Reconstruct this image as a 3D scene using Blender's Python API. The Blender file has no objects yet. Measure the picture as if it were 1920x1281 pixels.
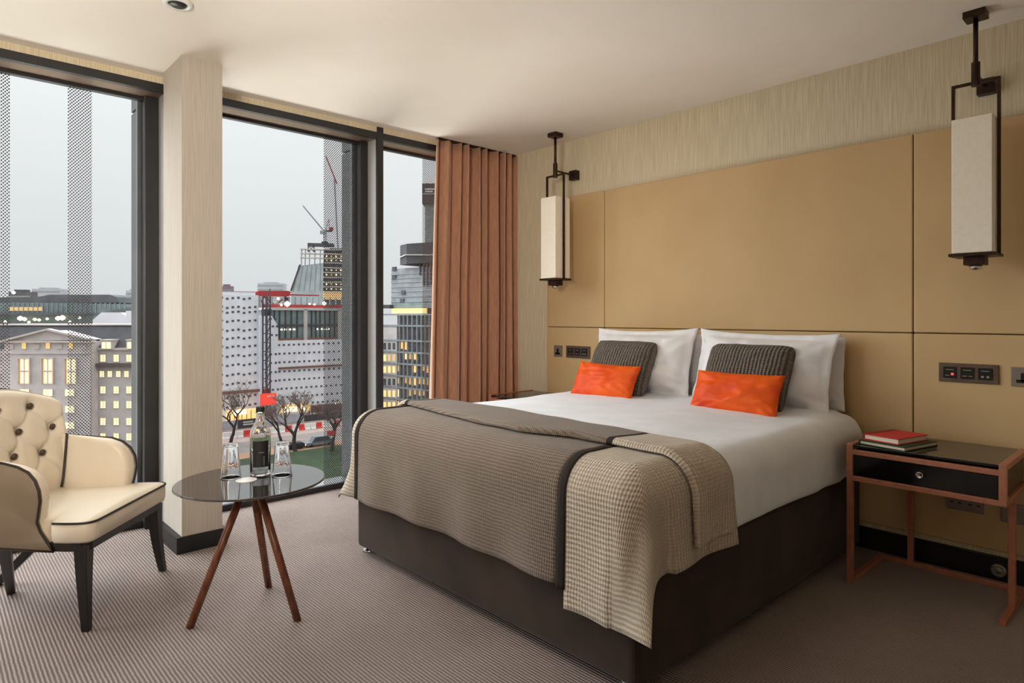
import bpy, math, random
from mathutils import Vector, Matrix, noise
random.seed(7)
SC = bpy.context.scene
COL = SC.collection
PI = math.pi

# ------------------------------------------------------------------ camera, sky, lights, exposure
YAW = 0.8236426
CAM = Vector((3.8844, -3.5696, 1.18777))
FPX, HORIZON = 1199.35, 593.25
cd = bpy.data.cameras.new('camera'); cam = bpy.data.objects.new('camera', cd); COL.objects.link(cam)
cam.location = CAM; cam.rotation_euler = (PI/2, 0, YAW)
cd.sensor_width = 36.0; cd.lens = FPX/1920*36.0; cd.shift_y = -(640.5-HORIZON)/1920
cd.clip_start = 0.05; cd.clip_end = 3000
SC.camera = cam
AX = Vector((-math.sin(YAW), math.cos(YAW), 0)); RX = Vector((math.cos(YAW), math.sin(YAW), 0))

world = bpy.data.worlds.new('overcast_sky'); SC.world = world; world.use_nodes = True
nt = world.node_tree; bg = nt.nodes['Background']
tc = nt.nodes.new('ShaderNodeTexCoord'); sx = nt.nodes.new('ShaderNodeSeparateXYZ'); rp = nt.nodes.new('ShaderNodeValToRGB')
nt.links.new(tc.outputs['Generated'], sx.inputs[0]); nt.links.new(sx.outputs['Z'], rp.inputs[0]); nt.links.new(rp.outputs[0], bg.inputs[0])
rp.color_ramp.elements[0].position = 0.0; rp.color_ramp.elements[0].color = (0.392, 0.40, 0.41, 1)
rp.color_ramp.elements[1].position = 1.0; rp.color_ramp.elements[1].color = (1.0, 1.02, 1.05, 1)   # an overcast sky brightens towards the zenith
e_ = rp.color_ramp.elements.new(0.25); e_.color = (0.49, 0.496, 0.505, 1)
bg.inputs[1].default_value = 1.9

def sun(name, direction, strength, angle, color):
    l = bpy.data.lights.new(name, 'SUN'); l.energy = strength; l.angle = math.radians(angle); l.color = color
    o = bpy.data.objects.new(name, l); COL.objects.link(o); o.location = (-6, -2, 8)
    o.rotation_euler = Vector(direction).to_track_quat('-Z', 'Y').to_euler(); return o
def lamp(name, kind, loc, energy, color, size, direction=(0, 0, -1), spot=None):
    l = bpy.data.lights.new(name, kind); l.energy = energy; l.color = color
    if kind == 'AREA': l.shape = 'SQUARE'; l.size = size
    else: l.shadow_soft_size = size
    if kind == 'SPOT': l.spot_size = math.radians(spot); l.spot_blend = 1.0
    o = bpy.data.objects.new(name, l); COL.objects.link(o); o.location = loc
    o.rotation_euler = Vector(direction).to_track_quat('-Z', 'Y').to_euler(); return o
# added sun lamp that strengthens the soft overcast daylight through the glass wall
_s = sun('daylight_fill', (1.0, 0.30, -0.42), 13.6, 98, (0.92, 0.965, 1.0)); _s.visible_glossy = False; _s.visible_transmission = False   # the sky itself already shows in reflections
# added fill light out of sight below the windows, to brighten the ceiling
_f = lamp('ceiling_fill', 'AREA', (-6.0, -2.6, -3.3), 830, (1.0, 0.985, 0.96), 1.0, (1.0, 0.05, 0.62))
_f.data.shape = 'RECTANGLE'; _f.data.size = 8.0; _f.data.size_y = 2.0
# unseen warm spots at ceiling height, added as fill for the room
WARM = (1.0, 0.90, 0.785)
for (dx, dy, e, r) in [(1.60, -3.60, 8, 0.3), (2.20, -2.90, 22, 0.35)]:
    lamp('room_fill', 'SPOT', (dx, dy, 2.46), e, WARM, r, (0, 0, -1), 170)
# an unseen fill spot left of the camera, added to brighten the window corner
lamp('corner_fill', 'SPOT', (3.25, -4.2, 1.75), 285, WARM, 0.35, (-0.84, 0.58, 0.09), 95)
vs = SC.view_settings
vs.view_transform = 'Standard'; vs.look = 'None'; vs.gamma = 1.0; vs.use_curve_mapping = False
vs.exposure = 0.0

# ------------------------------------------------------------------ materials
def srgb(r, g, b):
    f = lambda c: (c/255/12.92) if c/255 <= 0.04045 else ((c/255+0.055)/1.055)**2.4
    return (f(r), f(g), f(b), 1)
def N(nt, typ, **kw):
    n = nt.nodes.new(typ)
    for k, v in kw.items():
        if k in n.inputs: n.inputs[k].default_value = v
        else: setattr(n, k, v)
    return n
def base(name, col, rough=0.5, metal=0.0, spec=0.5):
    m = bpy.data.materials.new(name); m.use_nodes = True
    b = m.node_tree.nodes['Principled BSDF']
    b.inputs['Base Color'].default_value = col; b.inputs['Roughness'].default_value = rough
    b.inputs['Metallic'].default_value = metal; b.inputs['Specular IOR Level'].default_value = spec
    return m, m.node_tree, b
def noisy(name, c1, c2, scale=20, rough=0.5, metal=0.0, bump=0.0, bdist=0.002, stretch=(1, 1, 1), spec=0.5, detail=4, lo=0.35, hi=0.65, coord='Object'):
    m, nt, b = base(name, c1, rough, metal, spec)
    t = N(nt, 'ShaderNodeTexCoord'); mp = N(nt, 'ShaderNodeMapping'); mp.inputs['Scale'].default_value = stretch
    nz = N(nt, 'ShaderNodeTexNoise', Scale=scale, Detail=detail); r = N(nt, 'ShaderNodeValToRGB')
    r.color_ramp.elements[0].color = c1; r.color_ramp.elements[1].color = c2
    r.color_ramp.elements[0].position = lo; r.color_ramp.elements[1].position = hi
    L = nt.links.new
    L(t.outputs[coord], mp.inputs[0]); L(mp.outputs[0], nz.inputs['Vector']); L(nz.outputs[0], r.inputs[0]); L(r.outputs[0], b.inputs['Base Color'])
    if bump:
        bp = N(nt, 'ShaderNodeBump', Strength=bump, Distance=bdist); L(nz.outputs[0], bp.inputs['Height']); L(bp.outputs[0], b.inputs['Normal'])
    return m
def emit(name, c, s):
    m = bpy.data.materials.new(name); m.use_nodes = True; nt = m.node_tree
    b = nt.nodes['Principled BSDF']; b.inputs['Base Color'].default_value = c
    b.inputs['Emission Color'].default_value = c; b.inputs['Emission Strength'].default_value = s
    return m

M = {}
M['ceiling'] = noisy('ceiling_paint', srgb(238, 229, 217), srgb(241, 232, 221), 3, 0.9, spec=0.2)
def strie(name, c1, c2):
    m, nt, b = base(name, c1, 0.75, 0, 0.25)
    t = N(nt, 'ShaderNodeTexCoord'); L = nt.links.new
    mp = N(nt, 'ShaderNodeMapping'); mp.inputs['Scale'].default_value = (1, 1, 0.025); L(t.outputs['Object'], mp.inputs[0])
    a = N(nt, 'ShaderNodeTexNoise', Scale=190, Detail=3, Distortion=0.3); L(mp.outputs[0], a.inputs['Vector'])
    r = N(nt, 'ShaderNodeValToRGB'); r.color_ramp.elements[0].color = c1; r.color_ramp.elements[1].color = c2
    r.color_ramp.elements[0].position = 0.36; r.color_ramp.elements[1].position = 0.64
    L(a.outputs[0], r.inputs[0]); L(r.outputs[0], b.inputs['Base Color'])
    bp = N(nt, 'ShaderNodeBump', Strength=0.25, Distance=0.002); L(a.outputs[0], bp.inputs['Height']); L(bp.outputs[0], b.inputs['Normal'])
    return m
M['wallpaper'] = strie('strie_wallpaper', srgb(200, 186, 157), srgb(222, 209, 180))
M['column_paper'] = strie('pale_strie_wallpaper', srgb(176, 166, 154), srgb(188, 179, 167))
M['plain_wall'] = noisy('plain_wall', srgb(206, 190, 168), srgb(210, 194, 172), 4, 0.85)

def carpet():
    m, nt, b = base('ribbed_carpet', srgb(150, 128, 116), 0.95, 0, 0.1)
    t = N(nt, 'ShaderNodeTexCoord'); L = nt.links.new
    nz0 = N(nt, 'ShaderNodeTexNoise', Scale=30, Detail=2); L(t.outputs['Object'], nz0.inputs['Vector'])
    s = N(nt, 'ShaderNodeSeparateXYZ'); L(t.outputs['Object'], s.inputs[0])
    wob = N(nt, 'ShaderNodeMath', operation='MULTIPLY_ADD'); L(nz0.outputs[0], wob.inputs[0]); wob.inputs[1].default_value = 0.004; L(s.outputs['Y'], wob.inputs[2])
    k = N(nt, 'ShaderNodeMath', operation='MULTIPLY'); L(wob.outputs[0], k.inputs[0]); k.inputs[1].default_value = 2*PI/0.0125
    sn = N(nt, 'ShaderNodeMath', operation='SINE'); L(k.outputs[0], sn.inputs[0])
    mr = N(nt, 'ShaderNodeMapRange'); mr.inputs[1].default_value = -0.7; mr.inputs[2].default_value = 0.7; L(sn.outputs[0], mr.inputs[0])
    mx = N(nt, 'ShaderNodeMix', data_type='RGBA'); mx.inputs['A'].default_value = srgb(116, 104, 98); mx.inputs['B'].default_value = srgb(162, 147, 141)
    L(mr.outputs[0], mx.inputs['Factor'])
    # knobbly loops and faint mottling
    mp = N(nt, 'ShaderNodeMapping'); mp.inputs['Scale'].default_value = (220, 120, 1); L(t.outputs['Object'], mp.inputs[0])
    nz = N(nt, 'ShaderNodeTexNoise', Scale=1.0, Detail=2); L(mp.outputs[0], nz.inputs['Vector'])
    big = N(nt, 'ShaderNodeTexNoise', Scale=2.5, Detail=5); L(t.outputs['Object'], big.inputs['Vector'])
    ad = N(nt, 'ShaderNodeMath', operation='MULTIPLY_ADD'); L(nz.outputs[0], ad.inputs[0]); ad.inputs[1].default_value = 0.55
    b2 = N(nt, 'ShaderNodeMath', operation='MULTIPLY_ADD'); L(big.outputs[0], b2.inputs[0]); b2.inputs[1].default_value = 0.4; b2.inputs[2].default_value = 0.53; L(b2.outputs[0], ad.inputs[2])
    hs = N(nt, 'ShaderNodeHueSaturation'); L(mx.outputs['Result'], hs.inputs['Color']); L(ad.outputs[0], hs.inputs['Value']); L(hs.outputs[0], b.inputs['Base Color'])
    hh = N(nt, 'ShaderNodeMath', operation='MULTIPLY_ADD'); L(nz.outputs[0], hh.inputs[0]); hh.inputs[1].default_value = 0.8; L(sn.outputs[0], hh.inputs[2])
    bp = N(nt, 'ShaderNodeBump', Strength=0.5, Distance=0.003); L(hh.outputs[0], bp.inputs['Height']); L(bp.outputs[0], b.inputs['Normal'])
    return m
M['carpet'] = carpet()

def waffle(name, c1, c2, rib=0.0115, nub=0.007):
    """woven throw: rows of little nubs, laid out in the cloth's own metres (UV)"""
    m, nt, b = base(name, c1, 0.9, 0, 0.15)
    b.inputs['Sheen Weight'].default_value = 0.25
    L = nt.links.new; uv = N(nt, 'ShaderNodeUVMap'); s = N(nt, 'ShaderNodeSeparateXYZ'); L(uv.outputs[0], s.inputs[0])
    nz = N(nt, 'ShaderNodeTexNoise', Scale=9, Detail=3); L(uv.outputs[0], nz.inputs['Vector'])
    def wave(out, per, wob):
        w = N(nt, 'ShaderNodeMath', operation='MULTIPLY_ADD'); L(nz.outputs[0], w.inputs[0]); w.inputs[1].default_value = wob; L(out, w.inputs[2])
        k = N(nt, 'ShaderNodeMath', operation='MULTIPLY'); L(w.outputs[0], k.inputs[0]); k.inputs[1].default_value = 2*PI/per
        q = N(nt, 'ShaderNodeMath', operation='SINE'); L(k.outputs[0], q.inputs[0]); return q.outputs[0]
    r = wave(s.outputs['Y'], rib, 0.012); c = wave(s.outputs['X'], nub, 0.02)
    mul = N(nt, 'ShaderNodeMath', operation='MULTIPLY_ADD'); L(c, mul.inputs[0]); mul.inputs[1].default_value = 0.42; L(r, mul.inputs[2])
    big = N(nt, 'ShaderNodeTexNoise', Scale=5, Detail=4); L(uv.outputs[0], big.inputs['Vector'])
    sm = N(nt, 'ShaderNodeMath', operation='MULTIPLY_ADD'); L(big.outputs[0], sm.inputs[0]); sm.inputs[1].default_value = 2.4; L(mul.outputs[0], sm.inputs[2])
    mr = N(nt, 'ShaderNodeMapRange'); mr.inputs[1].default_value = -1.3; mr.inputs[2].default_value = 3.2; L(sm.outputs[0], mr.inputs[0])
    mx = N(nt, 'ShaderNodeMix', data_type='RGBA'); mx.inputs['A'].default_value = c1; mx.inputs['B'].default_value = c2
    L(mr.outputs[0], mx.inputs['Factor']); L(mx.outputs['Result'], b.inputs['Base Color'])
    bp = N(nt, 'ShaderNodeBump', Strength=0.55, Distance=0.004); L(mul.outputs[0], bp.inputs['Height']); L(bp.outputs[0], b.inputs['Normal'])
    return m
M['throw_brown'] = waffle('brown_woven_throw', srgb(84, 70, 59), srgb(134, 118, 102), 0.0135, 0.0095)
M['throw_beige'] = waffle('beige_woven_throw', srgb(150, 134, 114), srgb(208, 194, 175), 0.0165, 0.0115)
M['band'] = noisy('dark_braid', srgb(34, 28, 26), srgb(42, 35, 33), 200, 0.85)
M['lining'] = noisy('black_lining', srgb(26, 25, 27), srgb(32, 30, 31), 60, 0.85)
M['linen'] = noisy('white_linen', srgb(227, 230, 236), srgb(234, 237, 243), 8, 0.85, bump=0.06, bdist=0.01, spec=0.2)
M['pillow'] = noisy('white_pillowcase', srgb(228, 226, 227), srgb(236, 234, 235), 9, 0.85, bump=0.3, bdist=0.02, spec=0.2, stretch=(1, 1, 0.6))
M['suede'] = noisy('brown_suede', srgb(46, 35, 28), srgb(60, 46, 36), 6, 0.9, spec=0.15, detail=6)
M['suede'].node_tree.nodes['Principled BSDF'].inputs['Sheen Weight'].default_value = 0.15
M['chrome'] = noisy('chrome', srgb(200, 200, 204), srgb(215, 215, 218), 20, 0.18, 1.0)
M['leather'] = noisy('tan_leather', srgb(196, 164, 118), srgb(202, 171, 125), 2.5, 0.55, spec=0.35, bump=0.04, bdist=0.003)
M['joint'] = noisy('dark_joint', srgb(70, 54, 36), srgb(78, 60, 40), 20, 0.9)
M['black'] = noisy('black_satin_paint', srgb(20, 20, 22), srgb(26, 26, 28), 12, 0.4)
M['bronze'] = noisy('dark_bronze', srgb(52, 38, 30), srgb(66, 48, 38), 40, 0.42, 0.7)
M['frame'] = noisy('black_window_frame', srgb(36, 34, 35), srgb(42, 40, 41), 10, 0.38)
M['alu'] = noisy('pale_aluminium', srgb(150, 150, 152), srgb(160, 160, 162), 6, 0.35, 0.6)
M['fin_side'] = noisy('grey_lacquered_fin', srgb(166, 165, 164), srgb(174, 173, 172), 3, 0.4)
M['soffit'] = noisy('bronze_soffit', srgb(136, 112, 96), srgb(150, 126, 108), 3, 0.3, 0.5, stretch=(8, 0.5, 1))
M['ext_fin'] = noisy('grey_outside_fin', srgb(78, 79, 80), srgb(86, 87, 88), 4, 0.7, spec=0.15)
M['ext_channel'] = noisy('grey_outside_channel', srgb(92, 93, 94), srgb(100, 101, 102), 4, 0.6, spec=0.2)
M['curtain'] = noisy('rust_velvet_curtain', srgb(176, 128, 101), srgb(190, 140, 111), 60, 0.8, spec=0.2, stretch=(1, 1, 0.2))
M['curtain'].node_tree.nodes['Principled BSDF'].inputs['Sheen Weight'].default_value = 0.3
M['brass'] = noisy('copper_bronze', srgb(178, 118, 94), srgb(192, 130, 104), 50, 0.4, 0.45)
M['black_gloss'] = noisy('black_gloss_lacquer', srgb(14, 13, 13), srgb(17, 16, 16), 8, 0.12)
M['cream'] = noisy('cream_leather', srgb(224, 211, 190), srgb(230, 218, 198), 5, 0.38, spec=0.5, bump=0.05, bdist=0.004)
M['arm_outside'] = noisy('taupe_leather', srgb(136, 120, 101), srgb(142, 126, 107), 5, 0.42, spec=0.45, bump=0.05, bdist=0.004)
M['piping'] = noisy('black_piping', srgb(36, 28, 25), srgb(44, 35, 31), 90, 0.5)
M['button'] = noisy('dark_brown_button', srgb(62, 44, 30), srgb(74, 54, 38), 60, 0.45)
def wood(name, c1, c2, scale=14, rough=0.4, stretch=(6, 6, 0.6)):
    return noisy(name, c1, c2, scale, rough, stretch=stretch, detail=6)
M['walnut'] = wood('walnut', srgb(92, 50, 30), srgb(130, 76, 48))
M['black_wood'] = wood('black_stained_wood', srgb(22, 20, 20), srgb(32, 29, 28), rough=0.35)
M['taupe'] = noisy('taupe_metal', srgb(98, 82, 72), srgb(106, 90, 80), 30, 0.4, 0.5)
M['grey_metal'] = noisy('brushed_grey_metal', srgb(138, 128, 122), srgb(150, 140, 133), 60, 0.4, 0.6, stretch=(1, 1, 12))
M['module'] = noisy('black_switch_module', srgb(18, 16, 16), srgb(22, 20, 20), 30, 0.3)
M['label_print'] = noisy('grey_print', srgb(140, 134, 128), srgb(150, 144, 138), 30, 0.5)
M['led'] = emit('red_led', srgb(255, 60, 70), 2.5)
M['red_book'] = noisy('red_book_cloth', srgb(190, 44, 44), srgb(204, 54, 52), 90, 0.7)
M['red_spine'] = noisy('dark_red_book_cloth', srgb(140, 26, 28), srgb(150, 32, 34), 90, 0.7)
M['green_book'] = noisy('green_book_cloth', srgb(34, 58, 36), srgb(42, 66, 44), 90, 0.6)
M['paper'] = noisy('book_pages', srgb(214, 200, 180), srgb(224, 210, 190), 120, 0.8, stretch=(1, 1, 20))
M['label_black'] = noisy('black_paper_label', srgb(18, 17, 18), srgb(22, 21, 22), 50, 0.6)
M['white_plastic'] = noisy('white_plastic', srgb(232, 230, 226), srgb(236, 234, 230), 20, 0.4)
def knit():
    m, nt, b = base('taupe_knit', srgb(96, 84, 74), 0.95, 0, 0.1)
    b.inputs['Sheen Weight'].default_value = 0.15
    L = nt.links.new; t = N(nt, 'ShaderNodeTexCoord'); s = N(nt, 'ShaderNodeSeparateXYZ'); L(t.outputs['Object'], s.inputs[0])
    nz = N(nt, 'ShaderNodeTexNoise', Scale=25, Detail=3); L(t.outputs['Object'], nz.inputs['Vector'])
    def wave(o, per):
        w = N(nt, 'ShaderNodeMath', operation='MULTIPLY_ADD'); L(nz.outputs[0], w.inputs[0]); w.inputs[1].default_value = 0.007; L(o, w.inputs[2])
        k = N(nt, 'ShaderNodeMath', operation='MULTIPLY'); L(w.outputs[0], k.inputs[0]); k.inputs[1].default_value = 2*PI/per
        q = N(nt, 'ShaderNodeMath', operation='SINE'); L(k.outputs[0], q.inputs[0]); return q.outputs[0]
    a = wave(s.outputs['X'], 0.019); c = wave(s.outputs['Z'], 0.011)
    mm = N(nt, 'ShaderNodeMath', operation='MULTIPLY_ADD'); L(c, mm.inputs[0]); mm.inputs[1].default_value = 0.6; L(a, mm.inputs[2])
    mr = N(nt, 'ShaderNodeMapRange'); mr.inputs[1].default_value = -1.3; mr.inputs[2].default_value = 1.2; L(mm.outputs[0], mr.inputs[0])
    mx = N(nt, 'ShaderNodeMix', data_type='RGBA'); mx.inputs['A'].default_value = srgb(82, 72, 64); mx.inputs['B'].default_value = srgb(136, 124, 113)
    L(mr.outputs[0], mx.inputs['Factor']); L(mx.outputs['Result'], b.inputs['Base Color'])
    bp = N(nt, 'ShaderNodeBump', Strength=0.8, Distance=0.008); L(mm.outputs[0], bp.inputs['Height']); L(bp.outputs[0], b.inputs['Normal'])
    return m
M['knit'] = knit()
M['orange'] = noisy('orange_velvet', srgb(208, 52, 6), srgb(242, 104, 12), 5, 0.5, bump=0.15, bdist=0.02, spec=0.4, lo=0.3, hi=0.7)
_b = M['orange'].node_tree.nodes['Principled BSDF']; _b.inputs['Sheen Weight'].default_value = 0.35; _b.inputs['Sheen Tint'].default_value = srgb(255, 120, 0); _b.inputs['Sheen Roughness'].default_value = 0.35
def shade_mat():
    m = noisy('cream_lamp_shade', srgb(240, 230, 212), srgb(244, 235, 218), 40, 0.8, spec=0.2)
    m.node_tree.nodes['Principled BSDF'].inputs['Subsurface Weight'].default_value = 0.0
    return m
M['shade'] = shade_mat()
def clear(name, tint, gloss_ior=1.45, rough=0.0, frit=None, rim=None):
    """thin sheet of clear glass: sees straight through, reflects by Fresnel; frit = y ranges printed with dots"""
    m = bpy.data.materials.new(name); m.use_nodes = True; nt = m.node_tree; nt.nodes.clear(); L = nt.links.new
    out = N(nt, 'ShaderNodeOutputMaterial'); tr = N(nt, 'ShaderNodeBsdfTransparent'); tr.inputs[0].default_value = tint
    gl = N(nt, 'ShaderNodeBsdfGlossy'); gl.inputs['Roughness'].default_value = rough
    fr = N(nt, 'ShaderNodeFresnel'); geo = N(nt, 'ShaderNodeNewGeometry'); im = N(nt, 'ShaderNodeMix'); im.inputs['A'].default_value = gloss_ior; im.inputs['B'].default_value = 1/gloss_ior
    L(geo.outputs['Backfacing'], im.inputs['Factor']); L(im.outputs['Result'], fr.inputs[0])
    mx = N(nt, 'ShaderNodeMixShader'); L(fr.outputs[0], mx.inputs[0]); L(tr.outputs[0], mx.inputs[1]); L(gl.outputs[0], mx.inputs[2])
    if rim:      # small blown or moulded glass: brighter towards its edges
        lw = N(nt, 'ShaderNodeLayerWeight'); lw.inputs[0].default_value = 0.5
        pw_ = N(nt, 'ShaderNodeMath', operation='POWER'); L(lw.outputs['Facing'], pw_.inputs[0]); pw_.inputs[1].default_value = 1.6
        ma = N(nt, 'ShaderNodeMath', operation='MULTIPLY_ADD'); L(pw_.outputs[0], ma.inputs[0]); ma.inputs[1].default_value = rim; ma.inputs[2].default_value = 0.04; L(ma.outputs[0], mx.inputs[0])
    last = mx
    if frit:
        t = N(nt, 'ShaderNodeTexCoord'); s = N(nt, 'ShaderNodeSeparateXYZ'); L(t.outputs['Object'], s.inputs[0])
        def mth(op, a, b=None):
            n = N(nt, 'ShaderNodeMath', operation=op)
            for i, v in enumerate((a, b)):
                if v is None: continue
                if isinstance(v, (int, float)): n.inputs[i].default_value = v
                else: L(v, n.inputs[i])
            return n.outputs[0]
        P = 0.0150
        def grid(oy, oz):
            fy = mth('SUBTRACT', mth('FRACT', mth('ADD', mth('DIVIDE', s.outputs['Y'], P), oy)), 0.5)
            fz = mth('SUBTRACT', mth('FRACT', mth('ADD', mth('DIVIDE', s.outputs['Z'], P*1.15), oz)), 0.5)
            d2 = mth('ADD', mth('MULTIPLY', fy, fy), mth('MULTIPLY', mth('MULTIPLY', fz, fz), 1.32))
            return mth('LESS_THAN', d2, 0.215*0.215)
        dots = mth('MAXIMUM', grid(0, 0), grid(0.5, 0.5))
        band = None
        for (y0, y1) in frit:
            q = mth('MULTIPLY', mth('GREATER_THAN', s.outputs['Y'], y0), mth('LESS_THAN', s.outputs['Y'], y1))
            band = q if band is None else mth('MAXIMUM', band, q)
        mask = mth('MULTIPLY', dots, band)
        df = N(nt, 'ShaderNodeBsdfDiffuse'); df.inputs[0].default_value = srgb(84, 84, 88)
        m2 = N(nt, 'ShaderNodeMixShader'); L(mask, m2.inputs[0]); L(mx.outputs[0], m2.inputs[1]); L(df.outputs[0], m2.inputs[2]); last = m2
    L(last.outputs[0], out.inputs[0])
    return m
def solid_glass(name, col, ior=1.45):
    m, nt, b = base(name, col, 0.0)
    b.inputs['Transmission Weight'].default_value = 1.0; b.inputs['IOR'].default_value = ior; return m
M['tumbler'] = solid_glass('clear_tumbler_glass', (0.99, 0.99, 0.99, 1), 1.4)
M['bottle'] = solid_glass('clear_bottle_glass', (0.95, 0.965, 0.94, 1), 1.4)
def table_glass():
    m, nt, b = base('smoked_table_glass', srgb(48, 44, 42), 0.01, 0, 0.5)
    b.inputs['IOR'].default_value = 2.3; return m
M['table_glass'] = table_glass()

# ------------------------------------------------------------------ mesh builder
class MB:
    def __init__(s): s.v = []; s.f = []; s.mi = []; s.uv = None
    def add(s, vs, fs, mi=0):
        n = len(s.v); s.v += [Vector(p) for p in vs]
        s.f += [tuple(i+n for i in q) for q in fs]; s.mi += [mi]*len(fs); return s
    def box(s, x0, x1, y0, y1, z0, z1, mi=0):
        return s.add([(x0, y0, z0), (x1, y0, z0), (x1, y1, z0), (x0, y1, z0), (x0, y0, z1), (x1, y0, z1), (x1, y1, z1), (x0, y1, z1)],
                     [(0, 3, 2, 1), (4, 5, 6, 7), (0, 1, 5, 4), (1, 2, 6, 5), (2, 3, 7, 6), (3, 0, 4, 7)], mi)
    def prism(s, poly, d, mi=0):
        """closed polygon of 3-D points, pushed along d"""
        n = len(poly); d = Vector(d); a = [Vector(p) for p in poly]; b = [p+d for p in a]
        s.add(a+b, [tuple(range(n-1, -1, -1)), tuple(range(n, 2*n))]+[(i, (i+1) % n, n+(i+1) % n, n+i) for i in range(n)], mi)
        return s
    def tube(s, pts, r, n=10, mi=0, closed=False, cap=True):
        pts = [Vector(p) for p in pts]; K = len(pts); rr = r if isinstance(r, (list, tuple)) else [r]*K
        rings = []; up = None
        for i, p in enumerate(pts):
            a = pts[(i-1) % K] if (closed or i > 0) else p; b = pts[(i+1) % K] if (closed or i < K-1) else p
            t = (b-a).normalized()
            if up is None: up = Vector((0, 0, 1)) if abs(t.z) < 0.9 else Vector((0, 1, 0))
            x = t.cross(up).normalized(); y = x.cross(t).normalized(); up = y
            rings.append([p + x*rr[i]*math.cos(2*PI*k/n) + y*rr[i]*math.sin(2*PI*k/n) for k in range(n)])
        vs = [q for g in rings for q in g]; fs = []
        for i in range(K if closed else K-1):
            j = (i+1) % K
            for k in range(n): fs.append((i*n+k, i*n+(k+1) % n, j*n+(k+1) % n, j*n+k))
        if cap and not closed: fs += [tuple(range(n-1, -1, -1)), tuple((K-1)*n+k for k in range(n))]
        return s.add(vs, fs, mi)
    def bar(s, p, q, w, d=None, mi=0, up=(0, 0, 1), w2=None):
        """square bar from p to q"""
        p = Vector(p); q = Vector(q); t = (q-p).normalized(); u = Vector(up)
        if abs(t.dot(u)) > 0.95: u = Vector((0, 1, 0))
        x = t.cross(u).normalized(); y = x.cross(t); d = d or w; k = (w2/w) if w2 else 1
        A = [p+x*a*w/2+y*b*d/2 for a, b in ((-1, -1), (1, -1), (1, 1), (-1, 1))]
        B = [q+x*a*w*k/2+y*b*d*k/2 for a, b in ((-1, -1), (1, -1), (1, 1), (-1, 1))]
        return s.add(A+B, [(3, 2, 1, 0), (4, 5, 6, 7)]+[(i, (i+1) % 4, 4+(i+1) % 4, 4+i) for i in range(4)], mi)
    def lathe(s, prof, c=(0, 0, 0), n=32, mi=0, wob=None):
        c = Vector(c); K = len(prof); vs = []; fs = []
        for (r, z) in prof:
            for k in range(n):
                a = 2*PI*k/n; q = r*(wob(k, z) if wob else 1); vs.append(c+Vector((q*math.cos(a), q*math.sin(a), z)))
        for i in range(K-1):
            for k in range(n): fs.append((i*n+k, i*n+(k+1) % n, (i+1)*n+(k+1) % n, (i+1)*n+k))
        if prof[0][0] > 1e-5: fs.append(tuple(range(n-1, -1, -1)))
        if prof[-1][0] > 1e-5: fs.append(tuple((K-1)*n+k for k in range(n)))
        return s.add(vs, fs, mi)
    def grid(s, nu, nv, fn, mi=0, closed_u=False):
        n = len(s.v); vs = [fn(i/(nu-1) if not closed_u else i/nu, j/(nv-1)) for j in range(nv) for i in range(nu)]
        fs = []
        for j in range(nv-1):
            for i in range(nu if closed_u else nu-1):
                fs.append((j*nu+i, j*nu+(i+1) % nu, (j+1)*nu+(i+1) % nu, (j+1)*nu+i))
        return s.add(vs, fs, mi)
    def ringbox(s, cx, cy, hx, hy, R, rings, nS=8, nC=5, warp=None, capb=True, taper=None, mi=0):
        """rounded-rectangle outline stacked through rings [(inset, z)]; the last ring is capped"""
        vs = []; K = None
        for (ins, z) in rings:
            X, Y = max(hx-ins, 0.004), max(hy-ins, 0.004); r = max(min(R-ins, X*.98, Y*.98), 0.002); o = []
            for q, (sx_, sy_) in enumerate(((1, -1), (1, 1), (-1, 1), (-1, -1))):
                ox, oy = sx_*(X-r), sy_*(Y-r); a0 = -PI/2+q*PI/2
                for k in range(nC+1): a = a0+PI/2*k/nC; o.append((ox+r*math.cos(a), oy+r*math.sin(a)))
                sx2, sy2 = ((1, 1), (-1, 1), (-1, -1), (1, -1))[q]
                ax_, ay_ = o[-1]; a1 = a0+PI/2; bx, by = sx2*(X-r)+r*math.cos(a1), sy2*(Y-r)+r*math.sin(a1)
                for k in range(1, nS): o.append((ax_+(bx-ax_)*k/nS, ay_+(by-ay_)*k/nS))
            K = len(o)
            for (x, y) in o:
                if taper: x, y = taper(x, y)
                p = Vector((cx+x, cy+y, z)); vs.append(warp(p, ins) if warp else p)
        fs = []
        for i in range(len(rings)-1):
            for k in range(K): fs.append((i*K+k, i*K+(k+1) % K, (i+1)*K+(k+1) % K, (i+1)*K+k))
        if capb: fs.append(tuple(range(K-1, -1, -1)))
        fs.append(tuple((len(rings)-1)*K+k for k in range(K)))
        return s.add(vs, fs, mi)

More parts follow.
